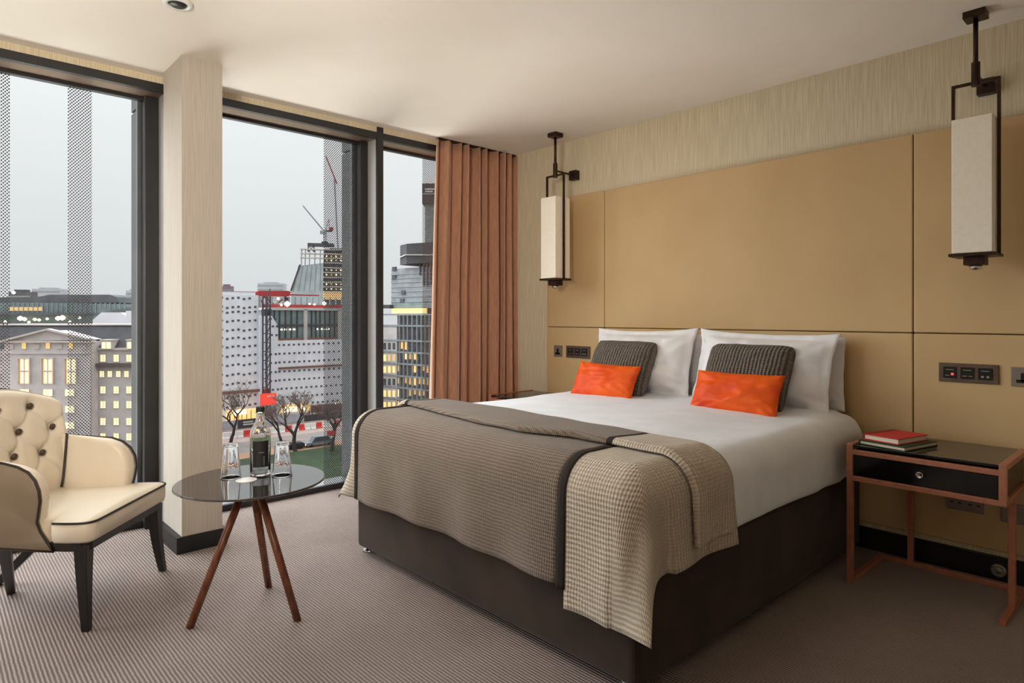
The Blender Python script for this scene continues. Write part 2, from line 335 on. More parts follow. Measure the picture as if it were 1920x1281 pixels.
def origin(o):
    p = Vector((0, 0, 0))
    while o is not None: p += o.location; o = o.parent
    return p
def build(mb, name, mats, parent=None, smooth=False, bevel=0.0, local=False, seg=2, uv=None, kind=None, label=None, solid=None):
    me = bpy.data.meshes.new(name)
    off = origin(parent) if (parent is not None and not local) else Vector((0, 0, 0))
    me.from_pydata([tuple(p-off) for p in mb.v], [], mb.f)
    for m in (mats if isinstance(mats, (list, tuple)) else [mats]): me.materials.append(m)
    me.polygons.foreach_set('material_index', mb.mi)
    if smooth: me.polygons.foreach_set('use_smooth', [True]*len(me.polygons))
    if uv:
        ul = me.uv_layers.new(name='UVMap')
        for l in me.loops: ul.data[l.index].uv = uv[l.vertex_index]
    me.update()
    o = bpy.data.objects.new(name, me); COL.objects.link(o)
    if parent is not None: o.parent = parent
    if solid:
        t = o.modifiers.new('thickness', 'SOLIDIFY'); t.thickness = solid[0]; t.offset = solid[1]
        if len(solid) > 2: t.material_offset = solid[2]; t.material_offset_rim = 0
    if bevel:
        b = o.modifiers.new('bevel', 'BEVEL'); b.width = bevel; b.segments = seg; b.limit_method = 'ANGLE'; b.angle_limit = math.radians(35)
    if kind: o['kind'] = kind
    if label: o['label'] = label
    return o
def tag(o, label, cat, group=None):
    o['label'] = label; o['category'] = cat
    if group: o['group'] = group
    return o
def thing(name, label, cat, loc=(0, 0, 0), rotz=0.0, group=None):
    o = bpy.data.objects.new(name, None); COL.objects.link(o); o.location = loc; o.rotation_euler = (0, 0, rotz)
    o.empty_display_size = 0.1
    return tag(o, label, cat, group)
def struct(name, loc=None):
    o = bpy.data.objects.new(name, None); COL.objects.link(o); o['kind'] = 'structure'
    if loc: o.location = loc
    return o
def dup(src, parent):
    c = src.copy(); COL.objects.link(c); c.parent = parent
    for ch in list(src.children): dup(ch, c)
    return c

# ------------------------------------------------------------------ room shell
H = 2.5
XR, YB = 5.4, -5.8
build(MB().box(-0.2, XR+.1, YB-.1, 0.1, -0.12, 0), 'floor', M['carpet'], kind='structure')
build(MB().box(-0.2, XR+.1, YB-.1, 0.1, H, H+0.12), 'ceiling', M['ceiling'], kind='structure')
build(MB().box(-0.3, XR+.1, 0, 0.12, 0, H), 'wall_headboard', M['wallpaper'], kind='structure')
build(MB().box(XR, XR+.12, YB, 0, 0, H), 'wall_right', M['plain_wall'], kind='structure')
build(MB().box(-.2, XR, YB-.12, YB, 0, H), 'wall_back', M['plain_wall'], kind='structure')
build(MB().box(-0.2, XR, -0.016, 0, 0, 0.108), 'baseboard_headboard', M['black'], kind='structure', bevel=0.003)

# pelmet over the glass wall: wallpapered upstand, black band, bronze soffit
pel = struct('wall_window')
build(MB().box(-0.2, 0.0, YB, 0, 2.462, H), 'pelmet', M['wallpaper'], pel)
build(MB().box(-0.03, 0.004, YB, 0, 2.4185, 2.463), 'pelmet_band', M['frame'], pel)
build(MB().box(-0.2, -0.028, YB, 0, 2.4185, 2.43), 'soffit', M['soffit'], pel)

build(MB().box(-0.2, 0.0, -0.10, 0, 0, 2.4185), 'light_stop_pier', M['wallpaper'], pel)  # unseen pier, added to keep window light off the corner wall

XG = -0.185
FRIT = [(-3.345, -3.237), (-2.995, -2.888), (-1.549, -1.29), (-0.737, -0.60), (-3.9, -3.79)]
M['pane'] = clear('window_glass', (0.95, 0.965, 0.96, 1), 1.2, frit=FRIT)
def window(n, y0, y1, bar=None):
    w = struct('window_%d' % n)
    build(MB().box(XG-0.004, XG+0.004, y0, y1, 0.0, 2.43), 'glass_pane', M['pane'], w)
    f = MB().box(XG-0.01, XG+0.022, y0, y1, -0.02, 0.036)
    build(f, 'sill_frame', M['frame'], w, bevel=0.003)
    build(MB().box(XG-0.01, XG+0.03, y0, y1, 2.400, 2.4185), 'head_frame', M['frame'], w, bevel=0.002)
    if bar:
        build(MB().box(XG-0.012, -0.12, bar[0], bar[1], 0.0, 2.4185), 'jamb_frame', M['frame'], w, bevel=0.004)
    return w
window(1, YB, -2.60, (-2.650, -2.578))
window(2, -2.56, -1.26, (-1.306, -1.246))
window(3, -1.205, -0.10)
def mullion(n, y0, y1):
    t = struct('trim_%d' % n)
    build(MB().box(-0.19, -0.012, y0, y1, 0, H), 'fin', M['fin_side'], t)
    build(MB().box(-0.014, 0.008, y0-.002, y1+.002, 0, H), 'edge_strip', M['frame'], t, bevel=0.002)
mullion(1, -2.578, -2.533); mullion(2, -1.246, -1.201)
# fins and ledge outside the glass
for i, (yy, n) in enumerate(((-2.665, 3), (-1.325, 4))):
    t = struct('trim_%d' % n)
    build(MB().box(-0.355, -0.235, yy, yy+0.03, -3.0, 2.36), 'outside_fin', M['ext_fin'], t, bevel=0.003)
    build(MB().box(-0.355, -0.235, yy, yy+0.03, 2.372, 4.5), 'outside_fin', M['ext_fin'], t, bevel=0.003)
    build(MB().box(-0.232, -0.196, yy-.004, yy+0.03, -3.0, 4.5), 'outside_channel', M['ext_channel'], t, bevel=0.003)
build(MB().box(-0.36, -0.196, YB, 0.1, -0.05, 0.028), 'trim_5', M['alu'], kind='structure')

# free-standing column clad in wallpaper
colm = struct('wall_column')
build(MB().box(0.085, 0.410, -2.606, -2.411, 0, H), 'cladding', M['column_paper'], colm)
build(MB().box(0.073, 0.421, -2.632, -2.389, 0, 0.083), 'baseboard', M['black'], colm, bevel=0.003)

# ------------------------------------------------------------------ headboard of padded panels
hb = thing('headboard', 'wall-wide tan leather headboard of six flat padded panels behind the bed', 'headboard', (1.97, 0, 0.135))
build(MB().box(0.462, 3.50, -0.012, -0.001, 0.137, 2.075), 'backing_board', M['joint'], hb)
xs = [0.456, 1.02, 2.929, 3.505]; zs = [0.135, 1.107, 2.077]
for i in range(3):
    for j in range(2):
        g = 0.002
        build(MB().box(xs[i]+g, xs[i+1]-g, -0.03, -0.012, zs[j]+g, zs[j+1]-g), 'panel', M['leather'], hb, bevel=0.006, seg=3)

# ------------------------------------------------------------------ bed
BX0, BX1, BYF, BYH = 0.985, 2.705, -1.955, -0.055
bed = thing('divan_bed', 'double divan bed with dark brown suede base on small chrome glides', 'bed', ((BX0+BX1)/2, (BYF+BYH)/2, 0))
bcx, bcy, bhx, bhy = (BX0+BX1)/2, (BYF+BYH)/2, (BX1-BX0)/2, (BYH-BYF)/2
build(MB().ringbox(bcx, bcy, bhx, bhy, 0.03, [(0.012, 0.036), (0.002, 0.045), (0, 0.06), (0, 0.39), (0.004, 0.4), (0.015, 0.405)], nS=10), 'base', M['suede'], bed, smooth=False)
build(MB().ringbox(bcx, bcy, bhx-.01, bhy-.005, 0.06, [(0.02, 0.405), (0, 0.42), (0, 0.62), (0.02, 0.655), (0.06, 0.665)], nS=10), 'mattress', M['linen'], bed, smooth=True)
for (gx, gy) in ((BX0+.03, BYF+.06), (BX1-.08, BYF+.08), (BX0+.06, BYH-.1), (BX1-.08, BYH-.1)):
    build(MB().lathe([(0.034, 0.0), (0.036, 0.006), (0.03, 0.013), (0.012, 0.018), (0.012, 0.04)], (gx, gy, 0), 20), 'glide', M['chrome'], bed, smooth=True)

def duvet():
    hx, hy = 0.888, 0.955; cx, cy = 1.850, -1.012; r = 0.115; top = 0.695
    rings = [(0.022, 0.412), (0.010, 0.416), (0.002, 0.43), (0, 0.46), (0, 0.50), (0, 0.54)]
    for k in range(0, 9):
        a = PI/2*k/8; rings.append((r*(1-math.cos(a)), top-r+r*math.sin(a)))
    for ins in (0.15, 0.2, 0.26, 0.33, 0.42, 0.52, 0.63, 0.75, 0.86): rings.append((ins, top+0.012*min(1, (ins-.115)/.3)))
    def warp(p, ins):
        n = noise.noise(Vector((p.x*3.1, p.y*3.1, p.z*1.5)))
        if p.z > 0.66:
            p.z += 0.006*n + 0.004*noise.noise(Vector((p.x*8, p.y*5, 3.3)))
            p.z += 0.02*math.exp(-((p.y+0.20)/0.2)**2)*(1 if ins > .1 else .3)
        else:
            k = max(0.0, (0.66-p.z)/0.25)
            w = 0.006*math.sin(p.y*26+2*n)*max(0, min(1, (p.y+0.85)/0.6)) + 0.010*noise.noise(Vector((p.x*5, p.y*5, p.z*2)))
            d = Vector((p.x-cx, (p.y-cy)*0.3, 0)).normalized(); p += d*w*k
        return p
    o = build(MB().ringbox(cx, cy, hx, hy, 0.09, rings, nS=46, nC=6, warp=warp), 'duvet', M['linen'], smooth=True)
    tag(o, 'plump white duvet spread smoothly over the bed', 'duvet')
duvet()

# ------------------------------------------------------------------ throw over the foot of the bed
TX0, TX1, TYF, TZ, TR = 0.905, 2.752, -1.985, 0.716, 0.125
XA, XB, YA = TX0+TR, TX1-TR, TYF+TR
QL = TR*PI/2
def hang(e, n=0.0):
    """distance along the cloth beyond the flat top -> (outward, down)"""
    R = TR+n
    if e <= 0: return 0.0, 0.0
    if e < QL: a = e/TR; return R*math.sin(a), TR-R*math.cos(a)+n
    return R, TR+n+(e-QL)
def drape(u, v, n=0.0):
    """cloth metres: u across the bed from its left flat edge (0) to the right flat edge (XB-XA), v past the front flat edge"""
    W = XB-XA
    eu, sg = (u-W, 1) if u > W else ((-u, -1) if u < 0 else (0.0, 0)); ev = max(v, 0.0)
    bx = XA+min(max(u, 0), W); by = YA-min(v, 0) if v < 0 else YA
    top = TZ+n
    if eu > 0 and ev > 0:
        p = 5.0; rho = (eu**p+ev**p)**(1/p); th = math.atan2(eu, ev)
        out, down = hang(rho, n)
        tc = math.atan2(0.40, 0.575 if sg > 0 else 0.50); tm = 0.85     # the cloth's own corner hangs to the outside of the bed's corner
        th = th/tc*tm if th < tc else tm+(th-tc)/(PI/2-tc)*(PI/2-tm)
        t = max(0.0, rho-QL)
        if sg > 0: fl = t*t*(0.67*math.exp(-((th-0.85)/0.34)**2))
        else: fl = t*t*(0.80*math.exp(-((th-0.80)/0.42)**2))
        fl += 0.010*min(1, t*8)*math.sin(th*6.0+0.5)*math.sin(2*th)
        o2 = out+fl; down -= (0.25 if sg > 0 else 0.10)*max(0, fl)
        # direction turns round the corner
        return Vector((bx+sg*o2*math.sin(th), by-o2*math.cos(th), TZ-down+n*0))
    if eu > 0:
        out, down = hang(eu, n); k = max(0, eu-QL)
        out += k*0.10*(0.5+0.5*math.sin((by)*17+1.0)) + 0.004
        return Vector((bx+sg*out, by, TZ+n-down))
    if ev > 0:
        out, down = hang(ev, n); k = max(0, ev-QL)
        out += k*0.05*(0.5+0.5*math.sin(bx*6.0+0.6)) + k*0.03*math.sin(bx*17)
        return Vector((bx, by-out, TZ+n-down))
    return Vector((bx, by, top+0.003*noise.noise(Vector((bx*6, by*6, 0)))))
def cloth(name, u0, u1, v0, v1, n, mats, parent, nu, nv, hem=None, thick=0.006, vf=None, matf=None, lining=True):
    mb = MB(); uv = []
    for j in range(nv):
        for i in range(nu):
            u = u0+(u1-u0)*i/(nu-1)
            va = v0 if vf is None else vf(u)[0]; vb = v1 if vf is None else vf(u)[1]
            v = va+(vb-va)*j/(nv-1)
            nn = n if not callable(n) else n(u, (j/(nv-1)))
            mb.v.append(drape(u, v, nn)); uv.append((u, v if vf is None else v-va))
    for j in range(nv-1):
        for i in range(nu-1):
            mb.f.append((j*nu+i, (j+1)*nu+i, (j+1)*nu+i+1, j*nu+i+1))
            mb.mi.append(0 if matf is None else matf(u0+(u1-u0)*(i+.5)/(nu-1)))
    # outward side is the normal side
    ml = list(mats)+([M['lining']]*len(mats) if lining else [])
    return build(mb, name, ml, parent, smooth=True, uv=uv, solid=(thick, -1, len(mats) if lining else 0))
thr = thing('bed_throw', 'taupe and beige woven throw with dark braid bands over the foot of the bed', 'throw', (1.85, -1.8, 0.7))
W_ = XB-XA
uL, uR = 1.060-XA, 2.405-XA          # inner edges of the braid bands
B_ = 0.034
vback = YA+1.455        # v of the back edge (negative)
# main sheet: beige sides, brown middle
cloth('side_border', -0.42, uL-B_+.004, vback, 0.50, 0.000, [M['throw_beige']], thr, 30, 60)
cloth('side_border', uR+B_-.004, W_+0.40, vback, 0.575, 0.000, [M['throw_beige']], thr, 40, 66)
cloth('centre_panel', uL-.002, uR+.002, vback, 0.500, 0.0005, [M['throw_brown']], thr, 60, 60)
cloth('braid_band', uL-B_, uL, vback, 0.500, 0.0035, [M['band']], thr, 4, 60)
cloth('braid_band', uR, uR+B_, vback, 0.512, 0.0035, [M['band']], thr, 4, 60)
# the end nearest the pillows is folded over on itself
FK = [(-0.5, -1.66), (1.0-XA, -1.690), (1.70-XA, -1.785), (2.0-XA, -1.800), (2.25-XA, -1.735), (2.43-XA, -1.732), (W_+.5, -1.745)]
BK = [(-0.5, -1.45), (1.0-XA, -1.440), (1.53-XA, -1.405), (2.02-XA, -1.440), (2.42-XA, -1.470), (W_+.5, -1.50)]
def lerp(K, x):
    for (a, ya), (b, yb) in zip(K, K[1:]):
        if x <= b: t = (x-a)/(b-a); return ya+(yb-ya)*t
    return K[-1][1]
def foldv(u): return (YA-lerp(BK, u)-0.004, YA-lerp(FK, u))
def foldmat(u): return 0 if (uL < u < uR) else (2 if (uL-B_ < u < uR+B_) else 1)
def foldn(u, t): return 0.008+0.012*min(1, t*8)**.5+0.012*t*t if t < .9 else 0.006+0.024*math.sqrt(max(0, 1-((t-.9)/.1)**2))*(20/24)+0.004
cloth('folded_edge', -0.40, W_+0.345, 0, 0, foldn, [M['throw_brown'], M['throw_beige'], M['band']], thr, 166, 41, vf=foldv, matf=foldmat, thick=0.007, lining=False)

# ------------------------------------------------------------------ pillows and cushions
def pillow_mesh(w, h, T, flange=0.0, pinch=0.10, seed=0.0, wr=0.010, n=34, pw=2.4, rnd_=0.0):
    mb = MB()
    def side(sgn):
        def fn(a, b):
            u, v = 2*a-1, 2*b-1
            x = w/2*u*(1-pinch*(1-v*v)*abs(u)**3*0.0) ; z = h/2*v
            x = w/2*u*(1-pinch*0.55*(1-v*v)**1.0*abs(u)); z = h/2*v*(1-pinch*(1-u*u)*abs(v))
            cr = rnd_*(abs(u)*abs(v))**5; x *= 1-cr; z *= 1-cr
            uu = min(1, abs(u)/(1-2*flange/w)); vv = min(1, abs(v)/(1-2*flange/h))
            prof = max(0, (1-uu**pw))**0.55*max(0, (1-vv**pw))**0.55
            y = sgn*(T/2*prof+0.003)
            q = noise.noise(Vector((u*2.2+seed, v*2.2, seed)))+0.5*noise.noise(Vector((u*5+seed, v*5, 2+seed)))
            y += sgn*wr*q*(0.25+prof)
            y += sgn*wr*0.8*math.sin((abs(u)-abs(v))*13+seed+3*q)*(abs(u)*abs(v))**1.3*min(1, prof*4+.15)
            if flange and prof < .02: y += 0.010*noise.noise(Vector((u*4+seed, v*4, 9)))
            return Vector((x, y, z+h/2))
        return fn
    mb.grid(n, n, side(-1)); k = len(mb.v)
    mb2 = MB().grid(n, n, side(1))
    mb.add(mb2.v, [tuple(reversed(f)) for f in mb2.f])
    # rim
    ring = [i for i in range(n)]+[j*n+n-1 for j in range(1, n)]+[(n-1)*n+i for i in range(n-2, -1, -1)]+[j*n for j in range(n-2, 0, -1)]
    for a, b in zip(ring, ring[1:]+ring[:1]): mb.f.append((b, a, a+k, b+k)); mb.mi.append(0)
    return mb
def cushion(name, label, cat, group, mat, x, y, z, w, h, T, lean, flange=0.0, rz=0.0, roll=0.0, **kw):
    mb = pillow_mesh(w, h, T, flange, **kw)
    o = build(mb, name, mat, smooth=True); o.location = (x, y, z)
    o.rotation_euler = (Matrix.Rotation(rz, 3, 'Z') @ Matrix.Rotation(-lean, 3, 'X') @ Matrix.Rotation(roll, 3, 'Y')).to_euler()
    return tag(o, label, cat, group)
G = 'white pillows against the headboard'
cushion('pillow', 'white pillow almost hidden behind the left-hand white pillow', 'pillow', G, M['pillow'], 1.48, -0.105, 0.705, 0.72, 0.375, 0.10, 0.03, 0.025, seed=4.1, pinch=0.05)
cushion('pillow', 'white pillow almost hidden behind the right-hand white pillow', 'pillow', G, M['pillow'], 2.28, -0.105, 0.70, 0.73, 0.38, 0.10, 0.03, 0.025, seed=7.7, pinch=0.05)
cushion('pillow', 'big white flanged pillow behind the left taupe knitted cushion', 'pillow', G, M['pillow'], 1.455, -0.255, 0.69, 0.74, 0.43, 0.19, 0.26, 0.035, roll=-0.015, seed=1.3, pinch=0.07, wr=0.022, rnd_=-0.035)
cushion('pillow', 'big white flanged pillow behind the right taupe knitted cushion', 'pillow', G, M['pillow'], 2.235, -0.255, 0.69, 0.77, 0.425, 0.19, 0.26, 0.035, roll=0.02, seed=2.9, pinch=0.07, wr=0.022, rnd_=-0.035)
G = 'taupe knitted cushions'
cushion('knitted_cushion', 'square taupe knitted cushion behind the left orange cushion', 'cushion', G, M['knit'], 1.39, -0.425, 0.685, 0.48, 0.395, 0.15, 0.48, seed=3.0, pinch=0.06, wr=0.006, rnd_=0.10, pw=3.4)
cushion('knitted_cushion', 'square taupe knitted cushion behind the right orange cushion', 'cushion', G, M['knit'], 2.225, -0.425, 0.685, 0.49, 0.40, 0.15, 0.48, seed=5.0, pinch=0.06, wr=0.006, rnd_=0.10, pw=3.4)
G = 'small orange velvet cushions'
cushion('orange_cushion', 'small oblong orange velvet cushion on the left half of the bed', 'cushion', G, M['orange'], 1.385, -0.535, 0.682, 0.47, 0.235, 0.11, 0.45, seed=6.2, pinch=0.07, wr=0.012, roll=0.02)
cushion('orange_cushion', 'small oblong orange velvet cushion on the right half of the bed', 'cushion', G, M['orange'], 2.245, -0.535, 0.682, 0.48, 0.235, 0.11, 0.45, seed=8.4, pinch=0.07, wr=0.012)

# ------------------------------------------------------------------ curtain
def curtain():
    t = thing('curtain', 'rust brown velvet curtain gathered in deep folds at the window corner', 'curtain', (0.06, -0.42, 0))
    K = 300
    # fold phases
    ph = [0.0]
    for i in range(K): ph.append(ph[-1]+max(0.06, 0.17+0.04*i/K+0.10*math.sin(i*0.083+1)+0.05*math.sin(i*0.31)))
    def fn(a, b):
        i = a*(K-1); k = int(i); p = ph[k]
        z = H-0.012-(H-0.03)*b
        spread = 1+0.09*b*(1-a)
        y = -0.008-(0.787*spread)*(1-a)
        amp = (0.036+0.026*noise.noise(Vector((a*7, b*0.9, 1.0)))+0.008*b)*(1.0 if a > .02 else .4)
        x = 0.062+0.035*a+amp*(math.sin(p+0.9*noise.noise(Vector((a*5, b*1.6, 4.0))))+0.30*math.sin(2*p+1+b*1.2)+0.12*math.sin(3.3*p+2*b))
        y += 0.016*math.sin(p*1.0+1.4)+0.006*noise.noise(Vector((a*12, b*2, 7)))
        return Vector((x, y, z))
    mb = MB().grid(K, 26, fn)
    build(mb, 'fabric', M['curtain'], t, smooth=True, solid=(0.004, 0))
    build(MB().box(0.045, 0.085, -0.775, -0.005, H-0.012, H), 'curtain_track', M['bronze'], t)
curtain()

# ------------------------------------------------------------------ hanging wall lamps
def wall_lamp(cx, label):
    cy = -0.225
    t = thing('hanging_lamp', label, 'lamp', (cx, cy, 1.39), 0, 'hanging lamps either side of the bed')
    br = M['bronze']
    build(MB().box(cx-.040, cx+.040, cy-.040, cy+.040, H-0.03, H), 'ceiling_plate', br, t, bevel=0.002)
    build(MB().tube([(cx, cy, 2.27), (cx, cy, H-.02)], 0.0095, 14), 'rod', br, t, smooth=True)
    build(MB().tube([(cx, cy, 2.182), (cx, cy, 2.283)], 0.0165, 16), 'collar', br, t)
    build(MB().bar((cx, cy, 2.232), (cx, -0.03, 2.228), 0.011), 'bracket_arm', br, t)
    build(MB().box(cx-.034, cx+.034, -0.045, 0, 2.193, 2.262), 'wall_plate', br, t, bevel=0.003)
    for s in (-1, 1):
        fr = MB().box(cx+min(0, s*.0875), cx+max(0, s*.0875), cy-.006, cy+.006, 2.190, 2.202)
        fr.box(cx+s*.0815-.006, cx+s*.0815+.006, cy-.006, cy+.006, 1.452, 2.19)
        build(fr, 'frame_rod', br, t)
    # fabric box shade, open top, with thickness
    hx, hy = 0.072, 0.075; z0, z1 = 1.458, 2.034
    sh = MB().box(cx-hx, cx+hx, cy-hy, cy+hy, z0, z1)
    build(sh, 'lamp_shade', M['shade'], t, bevel=0.003)
    build(MB().box(cx-.083, cx+.083, cy-.080, cy+.080, 1.444, 1.457), 'tray', br, t, bevel=0.002)
    build(MB().box(cx-.038, cx+.038, cy-.038, cy+.038, 1.408, 1.445), 'socket', br, t, bevel=0.003)
    build(MB().lathe([(0.0, 1.386), (0.018, 1.388), (0.024, 1.396), (0.024, 1.41)], (cx, cy, 0), 20), 'lens', M['chrome'], t, smooth=True)
wall_lamp(0.731, 'bronze hanging lamp with tall cream box shade left of the bed by the curtain')
wall_lamp(3.219, 'bronze hanging lamp with tall cream box shade right of the bed above the books')

# ------------------------------------------------------------------ switches and sockets on the headboard
def switch_plate(x0, label, led):
    t = thing('switch_plate', label, 'switch', (x0+.114, -0.03, 0.882), 0, 'three-gang switch plates beside the bed')
    y = -0.031
    build(MB().box(x0, x0+.228, y-.009, y, 0.882, 0.970), 'plate', M['taupe'], t, bevel=0.002)
    for k in range(3):
        mx0 = x0+0.018+k*0.0675
        m = build(MB().box(mx0, mx0+.054, y-.012, y-.008, 0.900, 0.953), 'switch_module', M['module'], t, bevel=0.0015)
        marks = [(.012, .042, .938, .941)]+([(.009, .026, .911, .914), (.032, .046, .911, .914)] if k < 2 else [(.012, .022, .909, .918), (.032, .042, .909, .918)])
        for (xa, xb, za, zb_) in marks:
            if led and k == 0 and xa == .032: continue
            build(MB().box(mx0+xa, mx0+xb, y-.0126, y-.0118, za, zb_), 'printed_mark', M['label_print'], m)
        if led and k == 0:
            build(MB().lathe([(0.0055, 0), (0.005, .002), (0.0, .0028)], (0, 0, 0), 12), 'red_light', M['led'], m, local=True).location = Vector((mx0+.037, y-.0125, 0.919))-t.location
            m.children[-1].rotation_euler = (PI/2, 0, 0)
switch_plate(0.665, 'taupe three-gang switch plate left of the bed between socket and pillow', False)
switch_plate(3.038, 'taupe three-gang switch plate with a red light above the right nightstand', True)
def pins(mb, x, z, y, k=1.0):
    mb.box(x-.004*k, x+.004*k, y, y+.002, z+.004, z+.016)            # earth
    mb.box(x-.0145*k, x-.0065*k, y, y+.002, z-.014, z-.007); mb.box(x+.0065*k, x+.0145*k, y, y+.002, z-.014, z-.007)
def socket(x0, x1, z0, z1, label, n, big=False):
    t = thing('wall_socket', label, 'socket', ((x0+x1)/2, -0.03, z0), 0, 'wall sockets')
    y = -0.031
    build(MB().box(x0, x1, y-.008, y, z0, z1), 'plate', M['grey_metal'], t, bevel=0.002)
    for k in range(n):
        mb = MB(); cxx = x0+(x1-x0)*(k+.5)/n; zc = (z0+z1)/2
        if big:      # a plug-shaped black insert: upright bar over a flat one
            mb.box(cxx-.008, cxx+.008, y-.011, y-.007, zc-.02, zc+.018); mb.box(cxx-.024, cxx+.024, y-.011, y-.007, zc-.026, zc-.012)
        else: pins(mb, cxx, zc+.002, y-.0095, 1.5)
        build(mb, 'socket_holes', M['module'], t)
socket(0.540, 0.622, 0.884, 0.968, 'small grey socket plate at the far left of the headboard', 1, True)
socket(3.310, 3.396, 0.880, 0.965, 'grey socket plate at the far right edge beside the red-lit switch plate', 1, True)
socket(3.070, 3.212, 0.290, 0.376, 'grey double socket low on the headboard behind the right nightstand', 2)
socket(3.276, 3.362, 0.276, 0.362, 'grey blank plate low behind the right leg of the nightstand', 0)
d = build(MB().lathe([(0.030, 0), (0.030, .004), (0.026, .008), (0.019, .006), (0.011, .006), (0.009, .010), (0.0, .0105)], (0, 0, 0), 28), 'door_stop', M['grey_metal'], smooth=True)
d.location = (3.262, -0.016, 0.046); d.rotation_euler = (PI/2, 0, 0)
tag(d, 'round metal fitting on the black baseboard under the right nightstand', 'fitting')

# ------------------------------------------------------------------ nightstands
def nightstand(x0, x1, label, mirror=False):
    y0, y1, zt, zb = -0.530, -0.095, 0.620, 0.458; w = 0.026
    cx = (x0+x1)/2
    t = thing('nightstand', label, 'nightstand', (cx, (y0+y1)/2, 0), 0, 'nightstands either side of the bed')
    def X(x): return 2*cx-x if mirror else x
    def bx(a, b, *r):
        a, b = X(a), X(b); return MB().box(min(a, b), max(a, b), *r)
    br = M['brass']
    build(bx(x0+w*.5, x1-w*.5, y0+.012, y1-.01, zb+.008, zt-.03), 'body', M['black_gloss'], t)
    build(bx(x0+w, x1-w, y0+.004, y1, zt-.014, zt-.004), 'glass_top', M['black_gloss'], t, bevel=0.001)
    for z in (zt-.046, zb):       # front rails
        build(bx(x0+.004, x1-.004, y0, y0+.02, z, z+.022), 'front_rail', br, t, bevel=0.0015)
    for x in (x0, x1-w):
        build(bx(x, x+w, y0-.001, y0+.02, zb, zt), 'corner_post', br, t, bevel=0.0015)
        build(bx(x, x+w, y0+.018, y1, zt-.022, zt), 'side_rail', br, t, bevel=0.0015)
        build(bx(x, x+w, y0+.018, y1, zb, zb+.022), 'side_rail', br, t, bevel=0.0015)
    dr = build(bx(x0+w+.002, x1-w-.002, y0+.006, y0+.016, zb+.024, zt-.048), 'drawer', M['black_gloss'], t, bevel=0.001)
    k = build(MB().lathe([(0.006, 0), (0.006, .010), (0.0125, .013), (0.0145, .020), (0.0125, .024), (0.009, .0215), (0.0, .0205)], (0, 0, 0), 24), 'knob', M['chrome'], dr, smooth=True, local=True)
    k.location = Vector(((x0+x1)/2, y0+.006, 0.531))-t.location; k.rotation_euler = (PI/2, 0, 0)
    # left leg at the front, right leg set back, floor rails joining them along the back
    build(bx(x0, x0+.024, y0, y0+.024, 0, zb), 'leg', br, t, bevel=0.0015)
    build(bx(x0, x0+.024, y0+.024, y1, 0, 0.022), 'floor_rail', br, t, bevel=0.0015)
    build(bx(x0+.024, x1-.024, y1-.022, y1, 0, 0.022), 'floor_rail', br, t, bevel=0.0015)
    build(bx(x0+.125, x0+.149, y1-.022, y1+.002, 0.022, zb), 'leg', br, t, bevel=0.0015)
    build(bx(x1-.028, x1-.004, -0.345, -0.321, 0.022, zb), 'leg', br, t, bevel=0.0015)
    build(bx(x1-.028, x1-.004, y0+.005, y1, 0, 0.022), 'floor_rail', br, t, bevel=0.0015)
nightstand(2.803, 3.378, 'copper-framed black nightstand with books on it, right of the bed')
nightstand(0.352, 0.927, 'black nightstand mostly hidden beyond the far side of the bed by the curtain', True)

def book(name, label, cover, spine, x, y, z, w, d, h, rz):
    t = thing(name, label, 'book', (x, y, z), rz, 'books on the nightstand')
    c = MB().box(-w/2, w/2, -d/2, d/2, 0, .004).box(-w/2, w/2, -d/2, d/2, h-.004, h)
    build(c, 'cover', cover, t, bevel=0.0008, local=True)
    build(MB().box(-w/2-.002, -w/2+.028, -d/2, d/2, h-.0022, h+.0004).box(-w/2-.002, -w/2+.002, -d/2, d/2, 0, h), 'spine', spine, t, bevel=0.0006, local=True)
    build(MB().box(-w/2+.003, w/2-.004, -d/2+.004, d/2-.004, .004, h-.004), 'pages', M['paper'], t, local=True)
book('book', 'green cloth-bound book lying under the red one', M['green_book'], M['green_book'], 2.965, -0.378, 0.6165, 0.198, 0.262, 0.019, -0.22)
book('book', 'red cloth-bound book lying on top of the green one', M['red_book'], M['red_spine'], 2.953, -0.372, 0.6362, 0.155, 0.225, 0.026, -0.24)

